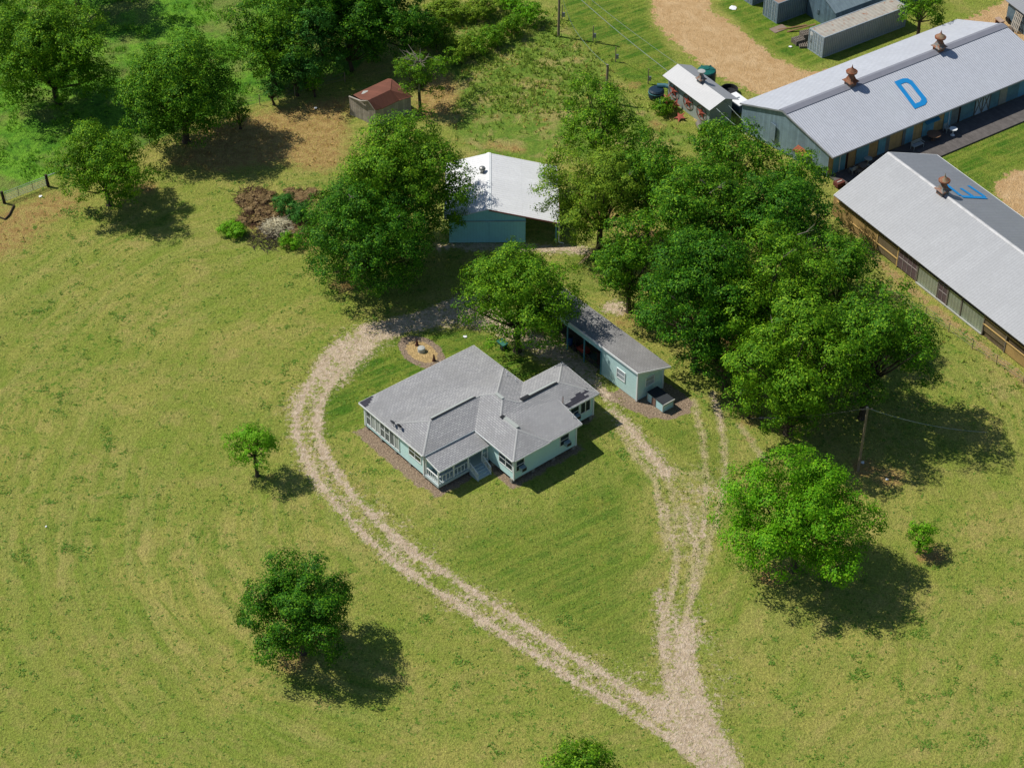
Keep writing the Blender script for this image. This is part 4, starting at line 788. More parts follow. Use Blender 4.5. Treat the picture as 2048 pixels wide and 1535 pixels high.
for a, b in ((sp0, a1_), (md, a2_), (sp1, a3_)):
    d = (b - a) / np.linalg.norm(b - a); stroke(a + d * .235, b, .4)
o.build('painted_letter', BLUE, erf); cupola(EF, 7.7, -6.8, 5.25, .84, erf, 'buff2')
w = MB(EF); w.box(.3, LE-.2, -12.9, -.5, 0, .12); w.poly([(.3,-.5,0),(.3,-12.9,0),(.3,-12.9,2.9),(.3,-6.8,5.15),(.3,-.5,2.95)]); w.poly([(.3,-12.9,0),(LE,-12.9,0),(LE,-12.9,2.9),(.3,-12.9,2.9)]); w.poly([(LE-.2,-.5,0),(LE-.2,-12.9,0),(LE-.2,-12.9,2.9),(LE-.2,-6.8,5.15),(LE-.2,-.5,2.95)])
w.poly([(.3,-.55,0),(LE,-.55,0),(LE,-.55,2.9),(.3,-.55,2.9)]); w.build('tin_wall', surf('dim_brown_wall', S(130,112,84), .9, scale=1, var=.4, period=.35, shape='board', linedark=.6, pervar=.5), be)
fe = lambda px: EF.ux(px, -.4, 1.2)
TAN = surf('tan_timber', S(228,192,122), .8, var=.15); MESH = surf('golden_mesh_panel', S(200,166,104), .8, scale=1, var=.3, period=.2, shape='board', linedark=.3); MESHD = surf('dark_mesh_panel', S(134,118,88), .85, scale=1, var=.3, period=.4, shape='board', linedark=.4)
GAL = surf('galvanised_sheet', S(196,208,192), .35, metal=.45, scale=.8, var=.25, period=.4, shape='sin', linedark=.25, depth=.02); PUR = surf('plum_panel', S(108,90,92), .8, var=.2); GRID = surf('grid_white', S(190,180,176), .7)
def epanel(a, b, mt, z0=.15, z1=2.6, nm='wall_panel'): o = MB(EF); o.box(fe(a), fe(b), -.5, -.44, z0, z1); return o.build(nm, mt, be)
epanel(1665, 1753, MESH); epanel(1753, 1795, MESHD); pnl = epanel(1795, 1834, PUR); epanel(1835, 1874, GAL, .15, 2.1); pd = epanel(1876, 1894, PUR, .1, 2.3, 'door'); epanel(1896, 1921, GAL, .15, 2.1); epanel(1923, 1966, GAL, .15, 2.1); epanel(1967, 2012, MESHD, .6); epanel(2012, 2100, MESH, .1, 1.3)
g = MB(EF)
for i in range(5): u = fe(1797) + i * (fe(1832) - fe(1797)) / 4; g.box(u-.02, u+.02, -.44, -.41, .15, 2.5)
g.box(fe(1796), fe(1833), -.44, -.405, 1.3, 1.36); g.build('grid', GRID, pnl)
g = MB(EF)
for u in (fe(1877), (fe(1877)+fe(1893))/2, fe(1893)): g.box(u-.02, u+.02, -.44, -.41, .15, 2.3)
g.box(fe(1877), fe(1893), -.44, -.405, 1.2, 1.25); g.box(fe(1877), fe(1893), -.44, -.405, 2.0, 2.05); g.build('grid', GRID, pd)
for a, b, z in ((1672,1798,2.0), (1700,1796,.9), (1966,2100,2.05), (1966,2100,1.3)): g = MB(EF); g.box(fe(a), fe(b), -.44, -.36, z, z+.09); g.build('rail', TAN, be)
for a in (1754, 1795, 1834.5, 1875, 1895, 1922, 1966.5, 2011): g = MB(EF); g.box(fe(a)-.06, fe(a)+.06, -.5, -.38, 0, 2.72); g.build('wall_post', WOODG if a > 1800 else TAN, be)
g = MB(EF); g.box(fe(1835), fe(1966), -.42, -.3, .05, .17); g.build('sill', surf('pale_trim', S(204,206,196)), be)
# ---------------------------------------------------------------- containers and the building between them
KF = Frame(34.26, 198.38, 34)
def container(u0, v0, label, L=12.19, tone=(176,190,200), rooftone=(196,190,176), emblem=False):
    W, Hh = 2.44, 2.59; t = thing('shipping_container', KF.P(u0 + L/2, v0 - W/2, 0), label, 'container', 'shipping containers')
    nm = 'container_steel_%d' % int(sum(tone)); st_ = surf(nm, S(*tone), .6, metal=.1, scale=.8, var=.15, period=.28, shape='sin', linedark=.45, depth=.05, bstr=1, rust=S(150,100,70), rustamt=-.05)
    o = MB(KF); o.poly([(u0,v0,.12),(u0+L,v0,.12),(u0+L,v0,Hh-.08),(u0,v0,Hh-.08)]); o.poly([(u0+L,v0-W,.12),(u0,v0-W,.12),(u0,v0-W,Hh-.08),(u0+L,v0-W,Hh-.08)]); o.poly([(u0+L,v0,.12),(u0+L,v0-W,.12),(u0+L,v0-W,Hh-.08),(u0+L,v0,Hh-.08)])
    o.box(u0+.02, u0+L-.02, v0-W+.02, v0-.02, .05, .12); o.build('side_panel', st_, t)
    o = MB(KF); o.box(u0+.05, u0+L-.05, v0-W+.05, v0-.05, Hh-.12, Hh-.03); o.build('roof', surf('container_roof_%d' % int(sum(rooftone)), S(*rooftone), .7, scale=1.2, var=.2, rust=S(164,104,70), rustamt=.2, rustscale=2.4, period=.5, shape='sin', linedark=.2), t)
    fr = surf(nm + '_frame', S(*[x * .97 for x in tone]), .6, var=.1); o = MB(KF)
    for a in (v0-W-.02, v0-.08):
        o.box(u0-.03, u0+L+.03, a, a+.1, Hh-.1, Hh); o.box(u0-.03, u0+L+.03, a, a+.1, 0, .14); o.box(u0-.05, u0+.06, a, a+.1, .14, Hh-.1); o.box(u0+L-.06, u0+L+.05, a, a+.1, .14, Hh-.1)
    o.box(u0-.04, u0+.06, v0-W+.08, v0-.08, Hh-.11, Hh+.002); o.box(u0-.04, u0+.06, v0-W+.08, v0-.08, 0, .14); o.box(u0+L-.06, u0+L+.04, v0-W+.08, v0-.08, Hh-.11, Hh+.002); o.build('frame', fr, t)
    for k in range(2):
        a = v0 - W + .1 + k * (W - .2) / 2; b = a + (W - .2) / 2 - .02; o = MB(KF); o.box(u0-.0, u0+.04, a, b, .16, Hh-.13)
        for j in range(4):
            for i in range(2): o.box(u0-.03, u0, a+.06+i*(b-a-.06)/2, a+(i+1)*(b-a)/2-.02, .24+j*.58, .24+j*.58+.48)
        d = o.build('door', fr, t); x = MB(KF)
        for q2 in (.3, .7): x.tube((u0-.055, a+(b-a)*q2, .16), (u0-.055, a+(b-a)*q2, Hh-.13), .022, .022, 6)
        x.build('lock_rod', WHITE, d)
    if emblem:
        x = MB(KF); x.box(u0-.045, u0-.035, v0-W+.22, v0-W+.6, 1.9, 2.32); x.build('blank_plate', surf('clean_white', S(250,250,250), .5), t)
        x = MB(KF); x.tube((u0-.05,v0-W+.42,1.35),(u0-.035,v0-W+.42,1.35),.16,.16,3); x.tube((u0-.05,v0-W+.42,1.1),(u0-.035,v0-W+.42,1.1),.14,.14,10); x.build('black_mark', BLACK, t)
    return t
container(0, 0, 'long grey shipping container with a rust stained roof, nearest the silver roofed shed', emblem=True)
container(.6, -8.55, 'blue grey container standing left of the tin building, doors facing the dirt road', tone=(140,160,172), rooftone=(176,150,132))
container(.9, -13.3, 'container cut by the top edge, farthest left of the containers', tone=(138,158,172))
tb = thing('tin_building', KF.P(9, -6, 0), 'weathered blue grey tin building with a gable roof between the containers', 'outbuilding')
o = MB(KF); o.slab([(4.55,-3.4,2.5),(4.55,-5.95,3.72),(18,-5.95,3.72),(18,-3.4,2.5)][::-1], .06); o.slab([(4.55,-5.95,3.72),(4.55,-8.5,2.5),(18,-8.5,2.5),(18,-5.95,3.72)][::-1], .06); o.build('roof', surf('blue_grey_roof', S(146,166,172), .5, metal=.1, period=.6, shape='rib', linedark=.0, depth=.03), tb)
o = MB(KF); ws = [(4.8,-8.35,2.45),(4.8,-5.95,3.6),(4.8,-3.55,2.45)]
o.poly([(4.8,-8.35,0),(4.8,-3.55,0)] + ws[::-1]); o.poly([(4.8,-3.55,0),(17.8,-3.55,0),(17.8,-3.55,2.45),(4.8,-3.55,2.45)]); o.poly([(17.8,-8.35,0),(4.8,-8.35,0),(4.8,-8.35,2.45),(17.8,-8.35,2.45)]); o.poly([(17.8,-8.35,0),(17.8,-3.55,0),(17.8,-3.55,2.45),(17.8,-5.95,3.6),(17.8,-8.35,2.45)])
o.build('wall', surf('blue_tin', S(128,156,172), .55, metal=.2, scale=1.4, var=.35, period=.3, shape='board', linedark=.3, pervar=.5), tb); o = MB(KF); o.box(4.72,4.79,-6.6,-6.3,1.0,1.5); o.build('meter_box', surf('box_grey', S(100,120,130), .6), tb)
# pallets and scrap
def pallet(u, v, z, n, label, rot=0, name='pallet_stack'):
    t = MB(KF); ca, sa_ = math.cos(rot), math.sin(rot)
    def R(a, b): return (u + a*ca - b*sa_, v + a*sa_ + b*ca)
    def bx(a0, a1, b0, b1, z0, z1): q2 = [R(a0,b0),R(a1,b0),R(a1,b1),R(a0,b1)]; t.hexa([(x[0],x[1],z0) for x in q2]+[(x[0],x[1],z1) for x in q2])
    for k in range(n):
        zz = z + k*.15
        for i in range(3): bx(-.6, .6, -.5+i*.45, -.4+i*.45, zz, zz+.1)
        for i in range(6): bx(-.6+i*.22, -.5+i*.22, -.5, .5, zz+.1, zz+.13)
    return obj1(name, t, WOODG, KF.P(u, v, 0), label, 'pallets', 'old pallets by the container')
pallet(1.2, -4.2, 0, 6, 'tall stack of grey pallets against the tin building', .2); pallet(-.1, -4.0, 0, 4, 'lower stack of grey pallets at the corner of the long container', .1); pallet(.0, -3.1, 0, 2, 'two broken pallets lying beside the long container doors', .5)
for a, b, l in (((-.2,-7.4),(3.2,-6.4),'long brown plank lying in the grass by the pallets'), ((.4,-6.5),(3.4,-5.2),'second brown plank leaning on the pallet stack')):
    o = MB(KF); board(o, (*a,.06), (*b,.1 if a[0] < 0 else .7), .25, .05); obj1('plank', o, surf('brown_plank', S(140,112,74), .9), KF.P(*a, 0), l, 'plank')
o = MB(KF); o.box(-.9, 1.0, -8.1, -7.0, .02, .06); obj1('plywood_sheet', o, surf('plywood', S(160,140,122), .9), KF.P(0,-7.5,0), 'brown plywood sheet on the grass below the blue grey container', 'plywood')
def rag(px, py, s, label, mt=None, name='plastic_sheet', cat='litter'):
    c = at(px, py); r_ = np.random.default_rng(int(px)); m = MB(); n = 7
    ring = [(c[0]+math.cos(i/n*6.283)*s*(.7+.5*r_.random()), c[1]+math.sin(i/n*6.283)*s*(.7+.5*r_.random()), .02+.1*r_.random()) for i in range(n)]
    k = len(m.v); m.v += ring + [(c[0],c[1],.22*s+.05)]; m.f += [(k+i, k+(i+1) % n, k+n) for i in range(n)]; m.m += [0]*n
    m.f.append(tuple(k+n-1-i for i in range(n))); m.m.append(0)
    obj1(name, m, mt or WHITE, (c[0], c[1], 0), label, cat, 'scraps lying about')
rag(1466, 17, .5, 'crumpled white sheet on the grass by the top edge, left of the containers'); rag(1581, 94, .22, 'small white scrap in the grass in front of the long container'); rag(81, 393, .2, 'white stone on the dry ground below the metal gate')
rag(930, 674, .22, 'pale scrap on the bright lawn behind the farmhouse'); rag(1725, 926, .2, 'small pale scrap at the foot of the utility pole'); rag(1774, 959, .15, 'tiny pale scrap on the dry ground right of the utility pole'); rag(92, 1053, .1, 'pale speck of litter in the open field at the far left'); rag(632, 217, .2, 'pale scrap on the brown ground left of the rusty shed')
# ---------------------------------------------------------------- small white roofed shed with stars
WF = Frame(16.12, 190.24, -56.5)
wsd = thing('small_shed', WF.P(4, -1.8, 0), 'small shed with a white gable roof and red stars hung on its pale wall', 'shed')
PALE = surf('pale_metal_wall', S(176,186,180), .6, var=.1, period=.4, shape='board', linedark=.15); WR = surf('white_tin_roof', (.44,.445,.45,1), .55, metal=.45, var=.04, period=.3, shape='sin', linedark=.06, depth=.01, bstr=.3)
o = MB(WF); o.slab([(0,.1,2.8),(.05,-1.85,3.6),(8.3,-1.85,3.6),(8.25,.15,2.8)], .05); o.slab([(.05,-1.85,3.6),(.05,-3.75,2.8),(8.25,-3.75,2.8),(8.3,-1.85,3.6)], .05); wrf = o.build('roof', WR, wsd)
w = MB(WF); A = [(.35,-.45),(7.6,-.45),(7.6,-3.4),(.35,-3.4)]
w.poly([(7.6,-.45,0),(7.6,-3.4,0),(7.6,-3.4,2.86),(7.6,-1.85,3.48),(7.6,-.45,2.95)]); w.poly([(.35,-3.4,0),(.35,-.45,0),(.35,-.45,2.95),(.35,-1.85,3.48),(.35,-3.4,2.86)]); w.poly([(.35,-.45,0),(7.6,-.45,0),(7.6,-.45,2.95),(.35,-.45,2.95)]); w.poly([(7.6,-3.4,0),(.35,-3.4,0),(.35,-3.4,2.86),(7.6,-3.4,2.86)])
w.build('wall', PALE, wsd); cupola(WF, 4.1, -1.85, 3.55, .62, wrf, 'white')
STARM = surf('red_star_paint', S(176,86,68), .7, scale=3, var=.25)
def star(mb, c, ex, ey, en, R, dep=.12):
    c, ex, ey, en = map(lambda a: np.array(a, float), (c, ex, ey, en)); k = len(mb.v); pts = []
    for i in range(10):
        r = R if i % 2 == 0 else R * .4; w_ = math.pi/2 + i * math.pi/5; pts.append(c + ex * r * math.cos(w_) + ey * r * math.sin(w_))
    mb.v += [tuple(p) for p in pts] + [tuple(c + en * dep), tuple(c - en * .03)]
    for i in range(10): j = (i+1) % 10; mb.f += [(k+i, k+j, k+10), (k+j, k+i, k+11)]; mb.m += [0, 0]
ex = np.array([*WF.U, 0]); en = np.array([*WF.V, 0]); ez = np.array([0,0,1.0])
for px, py, l in ((490,600,'ringed red star hanging at the left end of the small white roofed shed'), (697,760,'ringed red star hanging in the middle of the small shed wall'), (893,920,'ringed red star hanging nearest the front corner of the small shed')):
    u, v = 0, 0; z = 1.6
    for _ in range(20): u, v = WF.uv(1280+px/7.314, 100+py/7.314, z); z += (v + .32) * .6 * -1 if False else (-.36 - v) * .7
    c = WF.P(u, -.36, z); m = MB(); star(m, c, ex, ez, en, .74); s_ = obj1('wall_star', m, STARM, c, l, 'star', 'ringed stars hung on the small shed')
    m = MB(); n = 24; P_ = [np.array(c) + ex*.82*math.cos(i/n*6.2832) + ez*.82*math.sin(i/n*6.2832) - en*.02 for i in range(n)]
    for i in range(n): m.tube(P_[i], P_[(i+1) % n], .035, .035, 5, cap=False)
    m.build('ring', RUSTM, s_)
for px, py, z, R, l, tl in ((395,725,.6,.85,'loose red star leaning at the back corner of the small shed, left of the pair',.5), (520,800,.5,.8,'loose red star leaning against the wall under the first ringed star',.35), (585,975,.3,.75,'loose red star lying in the grass in front of the small shed',1.15)):
    c = at(1280+px/7.314, 100+py/7.314, z); m = MB(); ey = ez*math.cos(tl) - en*math.sin(tl); nn = en*math.cos(tl) + ez*math.sin(tl); star(m, c, ex, ey, nn, R); obj1('metal_star', m, STARM, (c[0],c[1],0), l, 'star', 'loose red stars by the small shed')
GT = surf('green_plastic', S(24,110,100), .45, var=.1)
c = at(1413, 141, 2.3); t = thing('water_tank', (c[0],c[1],0), 'round dark green water tank behind the small white roofed shed', 'water tank'); m = MB(); m.lathe((c[0],c[1],0), [(1.05,0),(1.05,2.2),(.98,2.3),(.5,2.45),(.2,2.5)], 28); m.build('tank_body', surf('green_plastic_dark', S(40,70,66), .5), t)
m = MB()
for i in range(6): w_ = i*math.pi/3; m.tube((c[0],c[1],2.5), (c[0]+.98*math.cos(w_),c[1]+.98*math.sin(w_),2.34), .09, .12, 6)
m.lathe((c[0],c[1],2.3), [(.97,0),(.95,.06),(.3,.22),(.28,.3)], 28); m.build('tank_lid', GT, t)
c = at(1455, 176, .5); t = kit('black_tank', WF, *WF.uv(1458, 186, 0), 'black round trough behind the right end of the small shed', 'trough', [('body', BLACK, lambda m,u,v: m.lathe((u,v,0), [(.9,0),(.95,.6),(.85,.62),(.8,.2)], 20))])
u, v = WF.uv(1312, 196, 0)
kit('poly_tank', WF, u, v, 'dark blue tank frame with a pipe left of the small white roofed shed', 'tank', [('drum', surf('navy_plastic', S(24,54,74), .5), lambda m,u,v: m.lathe((u,v,0), [(.75,0),(.85,.3),(.85,1.0),(.7,1.15),(.3,1.2)], 18)), ('strap', surf('teal_post', S(110,176,188)), lambda m,u,v: m.lathe((u,v,.75), [(.88,0),(.88,.08)], 18)),
    ('elbow_pipe', surf('teal_pipe', S(74,130,144), .5), lambda m,u,v: m.path([(u-.3,v-.3,1.3),(u+.3,v-1.0,1.35),(u+1.1,v-1.5,1.3)], [.25,.25,.25], 10)), ('base_plate', surf('teal_pipe', S(74,130,144)), lambda m,u,v: m.box(u+.4,u+1.3,v-.2,v+.4,.3,.4))])
u, v = WF.uv(1323, 216, 0); kit('pipe_section', WF, u, v, 'short blue pipe with a black mouth lying in the weeds by the loose stars', 'pipe', [('pipe', surf('teal_pipe', S(74,130,144)), lambda m,u,v: m.tube((u-.5,v-.4,.35),(u+.2,v+.1,.3),.32,.32,14)), ('mouth', BLACK, lambda m,u,v: m.tube((u+.2,v+.1,.3),(u+.22,v+.12,.3),.29,.29,14))])
a, b = at(1397, 246, .3), at(1405, 262, .3); m = MB(); m.tube(a, b, .33, .36, 16); t = obj1('culvert_pipe', m, surf('grey_culvert', S(140,132,122), .7, rust=RUST, rustamt=.2), a, 'grey culvert pipe lying at the front corner of the small shed', 'pipe'); m = MB(); m.tube(b, b + (b-a)*.02, .31, .31, 16); m.build('mouth', BLACK, t)
u, v = WF.uv(1476, 222, 0); kit('equipment_trailer', WF, u, v, 'white and dark equipment trailer squeezed between the small shed and the silver roofed shed', 'trailer', [('body', surf('dark_slatted_side', S(70,90,110), .6, period=.2, axis='y', shape='board', linedark=.5), lambda m,u,v: m.box(u-1.4,u+1.0,v-.7,v+.7,.45,1.35)), ('top', WHITE, lambda m,u,v: (m.box(u-1.4,u+1.0,v-.72,v+.72,1.35,1.42), m.box(u-1.0,u-.3,v-.3,v+.3,1.42,1.55))),
    ('wheel', BLACK, lambda m,u,v: m.tube((u-.2,v+.7,.3),(u-.2,v+.88,.3),.3,.3,14)), ('wheel', BLACK, lambda m,u,v: m.tube((u-.2,v-.88,.3),(u-.2,v-.7,.3),.3,.3,14))])
# ---------------------------------------------------------------- building at the top right corner
a, b = at(2011, 42), at(2050, 72); ang_ = math.degrees(math.atan2(b[1]-a[1], b[0]-a[0])); TF = Frame(a[0], a[1], ang_)
t2 = thing('tin_barn', TF.P(4, -3, 0), 'corner of a weathered tin barn cut by the top right corner of the photo', 'outbuilding')
o = MB(TF); o.box(0, 9, -7, 0, 0, 2.55); o.build('wall', surf('blue_tin', S(128,156,172)), t2); o = MB(TF); o.slab([(-.3,.3,2.6),(9.3,.3,2.6),(9.3,-3.5,3.5),(-.3,-3.5,3.5)][::-1], .06); o.slab([(-.3,-3.5,3.5),(9.3,-3.5,3.5),(9.3,-7.3,2.6),(-.3,-7.3,2.6)][::-1], .06); o.build('roof', EW, t2)
o = MB(TF)
for i in range(5): o.hexa([(1.6+i*.28,.5,.05),(1.75+i*.28,.5,.05),(1.75+i*.28,.56,.05),(1.6+i*.28,.56,.05),(1.6+i*.28,.08,2.2),(1.75+i*.28,.08,2.2),(1.75+i*.28,.14,2.2),(1.6+i*.28,.14,2.2)])
for z in (.3, .95, 1.6, 2.1): v = .53 - .42 * z / 2.2; o.box(1.55, 2.95, v-.02, v+.02, z, z+.1)
obj1('wooden_gate', o, surf('pale_plank', S(206,198,184)), TF.P(2.2, .5, 0), 'pale slatted wooden gate leaning on the corner tin barn', 'gate')
o = MB(TF); o.tube((.6,.1,.55),(.6,.28,.5),.38,.38,18); t = obj1('tyre', o, BLACK, TF.P(.6,.2,0), 'black tyre leaning on the corner tin barn', 'tyre')
kit('small_bench', TF, .3, 1.1, 'pale little bench beside the corner tin barn', 'bench', [('seat', surf('pinkish_stone', S(196,170,150), .85), lambda m,u,v: m.box(u-.55,u+.55,v-.3,v+.3,.5,.62)), ('leg', RUSTM, lambda m,u,v: m.box(u-.45,u-.35,v-.25,v+.25,0,.5)), ('leg', RUSTM, lambda m,u,v: m.box(u+.35,u+.45,v-.25,v+.25,0,.5))])
kit('grinding_wheel', TF, 2.6, 1.3, 'old grey machine wheel standing before the leaning gate', 'machine', [('wheel', surf('grey_iron', S(140,128,116), .7), lambda m,u,v: m.tube((u,v-.1,.5),(u,v+.1,.5),.48,.48,20)), ('stand', surf('grey_iron', S(140,128,116)), lambda m,u,v: (m.box(u-.4,u+.4,v-.25,v-.15,0,.5), m.box(u-.4,u+.4,v+.15,v+.25,0,.5)))])
# ---------------------------------------------------------------- poles, wires, posts
def wire(pts, r, sag, label, n=14, mt=None, group=None):
    m = MB()
    for a, b in zip(pts[:-1], pts[1:]):
        a, b = np.array(a, float), np.array(b, float); Q = [a + (b-a)*i/n - np.array([0,0,sag*4*(i/n)*(1-i/n)]) for i in range(n+1)]
        for i in range(n): m.tube(Q[i], Q[i+1], r, r, 5, cap=False)
    return obj1('power_wire', m, mt or surf('pale_cable', S(176,190,184), .6), tuple(np.array(pts[0]) * [1,1,0]), label, 'wire', group)
def pole(px, py, h, r, label, cross=False):
    c = at(px, py); t = thing('utility_pole', (c[0],c[1],0), label, 'utility pole'); m = MB(); m.tube((c[0],c[1],-.1), (c[0]+.05,c[1],h), r, r*.75, 12); m.build('pole', WOODP, t)
    m = MB(); m.box(c[0]-.1, c[0]+.12, c[1]-.08, c[1]+.08, h-.12, h+.1); m.build('bracket', surf('bracket_metal', S(170,164,150), .6), t)
    if cross: m = MB(); m.tube((c[0]-.45,c[1],h-.15),(c[0]+.5,c[1],h-.05),.04,.04,6); m.build('crossarm', WOODP, t)
    return np.array([c[0]+.05, c[1], h])
p1 = pole(1716, 941, 7.05, .13, 'weathered wooden utility pole at the right, in the shade of the grove', True)
p2 = pole(1117, 73, 9.5, .15, 'tall dark utility pole rising out of the top edge beside the hedge')
p3 = pole(1212, 205, 4.6, .17, 'thick short wooden pole standing right behind the upright green tree')
wire([p1, np.array(at(1975, 864, .05))], .022, .5, 'pale cable running from the right utility pole down over the dark shadow'); wire([p1, np.array(at(1500, 836, 3.5))], .018, .3, 'dark cable running from the right utility pole left into the grove', mt=surf('dark_cable', S(120,120,110), .7))
wire([p3, np.array(at(1150, 60, 5.2)), np.array(at(1125, -5, 8.0))], .02, .35, 'thin slack cable climbing from the short pole to the top edge', mt=surf('grey_cable', S(140,160,150), .6))
WG = 'twin wires serving the sheds'
e1, e2 = WF.P(.36,-1.0,2.7), WF.P(.36,-2.8,2.7)
wire([at(1158,-4,7.0), e1], .028, .2, 'thicker left wire from the top edge to the small white roofed shed', group=WG); wire([at(1178,-4,7.0), e2], .018, .2, 'thinner right wire from the top edge to the small white roofed shed', group=WG)
wire([WF.P(7.62,-.9,2.7), at(1472,252,4.0), at(1520,290,3.6)], .028, .05, 'left wire leaving the small shed gable towards the grove', group=WG); wire([WF.P(7.62,-2.4,2.7), at(1495,250,4.0), at(1545,292,3.6)], .018, .05, 'right wire leaving the small shed gable towards the grove', group=WG)
for px, py, l in ((1124,40,'hookup post with a grey box nearest the tall dark pole'), (1186,82,'hookup post with a grey box left of the sandy road, second from the tall pole'), (1231,124,'hookup post with a pale box between the short pole and the sandy road'), (1296,168,'hookup post with a tilted white box next to the small shed')):
    c = at(px, py); t = thing('hookup_post', (c[0],c[1],0), l, 'post', 'hookup posts along the green strip'); m = MB(); m.tube((c[0],c[1],0),(c[0],c[1],1.9),.06,.05,8); m.build('post', WOODP, t); m = MB(); m.box(c[0]+.05,c[0]+.32,c[1]-.12,c[1]+.05,.45,.95); m.build('meter_box', surf('meter_grey', S(176,178,176), .5), t)
def wirefence(pts, h, label, r=.05, wires=3):
    P0 = at(*pts[0]); t = thing('wire_fence', (P0[0],P0[1],0), label, 'fence'); m = MB(); W_ = [at(*p) for p in pts]
    for a, b in zip(W_[:-1], W_[1:]):
        for k in range(wires): z = h*(k+1)/(wires+.3); m.tube((a[0],a[1],z),(b[0],b[1],z),.012,.012,4,cap=False)
    m.build('wire', surf('fence_wire', S(130,130,124), .5), t)
    for a in W_: m = MB(); m.tube((a[0],a[1],0),(a[0],a[1],h),r,r,7); m.build('post', WOODP, t)
wirefence([(150,342),(190,330),(240,314),(300,290),(350,268),(400,245),(440,232),(478,222),(520,210),(556,200),(590,192),(640,178),(690,165)], 1.3, 'old post and wire fence between the bright pasture and the brown ground')
wirefence([(1725,566),(1780,590),(1822,622),(1851,632),(1897,664),(1944,698),(1992,728),(2046,766)], 1.1, 'thin post and wire fence along the tan side of the shed lettered E', .04)
# gate
ga_, gb_ = at(10, 406), at(96, 373); dg = gb_ - ga_; Lg = float(np.linalg.norm(dg)); GF = Frame(ga_[0], ga_[1], math.degrees(math.atan2(dg[1], dg[0])))
t = thing('metal_gate', GF.P(Lg/2, 0, 0), 'long grey tube gate at the left edge between two dark wooden posts', 'gate')
TUBE = surf('gate_tube', S(206,214,208), .5); m = MB(GF)
for z in (.25,.42,.6,.8,1.02,1.25): m.tube((.15,0,z),(Lg-.15,0,z),.025,.025,6)
m.build('rail', TUBE, t)
for u in (.15, Lg*.33, Lg*.66, Lg-.15): m = MB(GF); m.tube((u,0,.22),(u,0,1.27),.03,.03,6); m.build('upright', TUBE if u < .2 or u > Lg-.2 else surf('rusty_tube', S(120,96,80), .7), t)
for u, l in ((-.05,'dark leaning post at the left end of the metal gate'), (Lg+.05,'thick dark post at the right end of the metal gate')):
    m = MB(GF); m.tube((u,0,-.05),(u-.08,0,1.45),.16,.14,10); obj1('gate_post', m, surf('dark_post_wood', S(66,54,44), .95), GF.P(u,0,0), l, 'post', 'gate posts')
m = MB(GF); m.tube((Lg+.1,0,1.25),(Lg+2.4,0,1.25),.05,.05,8); m.tube((Lg+2.4,0,0),(Lg+2.4,0,1.3),.07,.07,8); obj1('pipe_brace', m, TUBE, GF.P(Lg+.1,0,0), 'grey pipe brace right of the metal gate running behind the rounded tree', 'brace')
c = at(2, 440); m = MB(); r_ = np.random.default_rng(2); m.path([at(28,410,.1), at(18,430,.12), at(10,438,.1), at(-10,430,.15)], [.1,.09,.07,.05], 6); obj1('fallen_branch', m, surf('dark_bark', S(70,56,46), .95), at(20,430), 'dark crooked fallen branch below the left gate post', 'branch')
# ladder
m = MB(); A, B = at(1160, 528, .05), at(1206, 481, 2.9); s_ = np.array([.2,.16,0])
m.tube(A - s_, B - s_, .03, .03, 6); m.tube(A + s_, B + s_, .03, .03, 6)
t = thing('ladder', (A[0],A[1],0), 'pale wooden ladder leaning on the tree at the left edge of the grove', 'ladder'); LDM = surf('ladder_wood', S(216,186,150), .8); m.build('side_rail', LDM, t)
for i in range(11): q_ = A + (B - A) * (i + .6) / 11.5; m = MB(); m.tube(q_ - s_, q_ + s_, .022, .022, 5); m.build('rung', LDM, t)
# burn pile
def brush(name, px, py, r, h, n, mt, label, seed, leaves=None, up=.4):
    c = at(px, py); r_ = np.random.default_rng(seed); m = MB()
    for i in range(n):
        w_ = r_.random()*6.283; q_ = r * r_.random()**.5; z = h * (1 - (q_/r)**1.5) * r_.random() + .03; a = r_.random()*6.283; L = .3 + .7*r_.random(); x, y = c[0]+q_*math.cos(w_), c[1]+q_*math.sin(w_)
        m.tube((x,y,z), (x+L*math.cos(a),y+L*math.sin(a),max(.03,z+r_.normal()*up*.5)), .03, .012, 4, cap=False)
    t = thing(name, (c[0],c[1],0), label, 'brush pile', 'heaps of the burn pile'); m.build('branch', mt, t)
    if leaves:
        lo = [(c[0]+r_.normal()*r*.45, c[1]+r_.normal()*r*.4, .05, r*.4) for _ in range(9)]; Q, T = leaf_cloud(r_, lo, .13, 45); Q[:, :, 2] = Q[:, :, 2]*h*.9; quads_mesh('dead_leaves', Q, T, LM[leaves], (c[0],c[1],0), r_, t)
DKB = surf('brown_twigs', S(104,74,54), .95); PLB = surf('bleached_twigs', (.75,.68,.46,1), .9)
brush('brush_heap', 508, 396, 2.0, .7, 240, DKB, 'brown dead brush at the top left of the burn pile', 1, 'brown'); brush('brush_heap', 520, 432, 2.0, .7, 300, DKB, 'brown twigs in the middle of the burn pile', 2, 'brown')
brush('brush_heap', 605, 398, 1.8, .35, 90, DKB, 'low reddish brown leaves right behind the dark shrubs', 3, 'brown'); brush('brush_heap', 535, 478, 1.9, .6, 300, surf('charred_twigs', S(76,64,56), .95), 'charred dark twigs at the foot of the burn pile', 4, None)
brush('brush_heap', 555, 458, 1.5, 1.1, 620, PLB, 'heap of bleached pale branches in the burn pile', 5, None); brush('brush_heap', 600, 458, 1.5, .5, 120, DKB, 'brown leaves and twigs at the right foot of the burn pile', 6, 'brown')
m = MB(); m.tube(at(1519,835,.2), at(1543,836,.2), .12, .1, 8); obj1('log', m, BARKP, at(1519,835), 'pale cut log lying at the lower left edge of the grove', 'log')
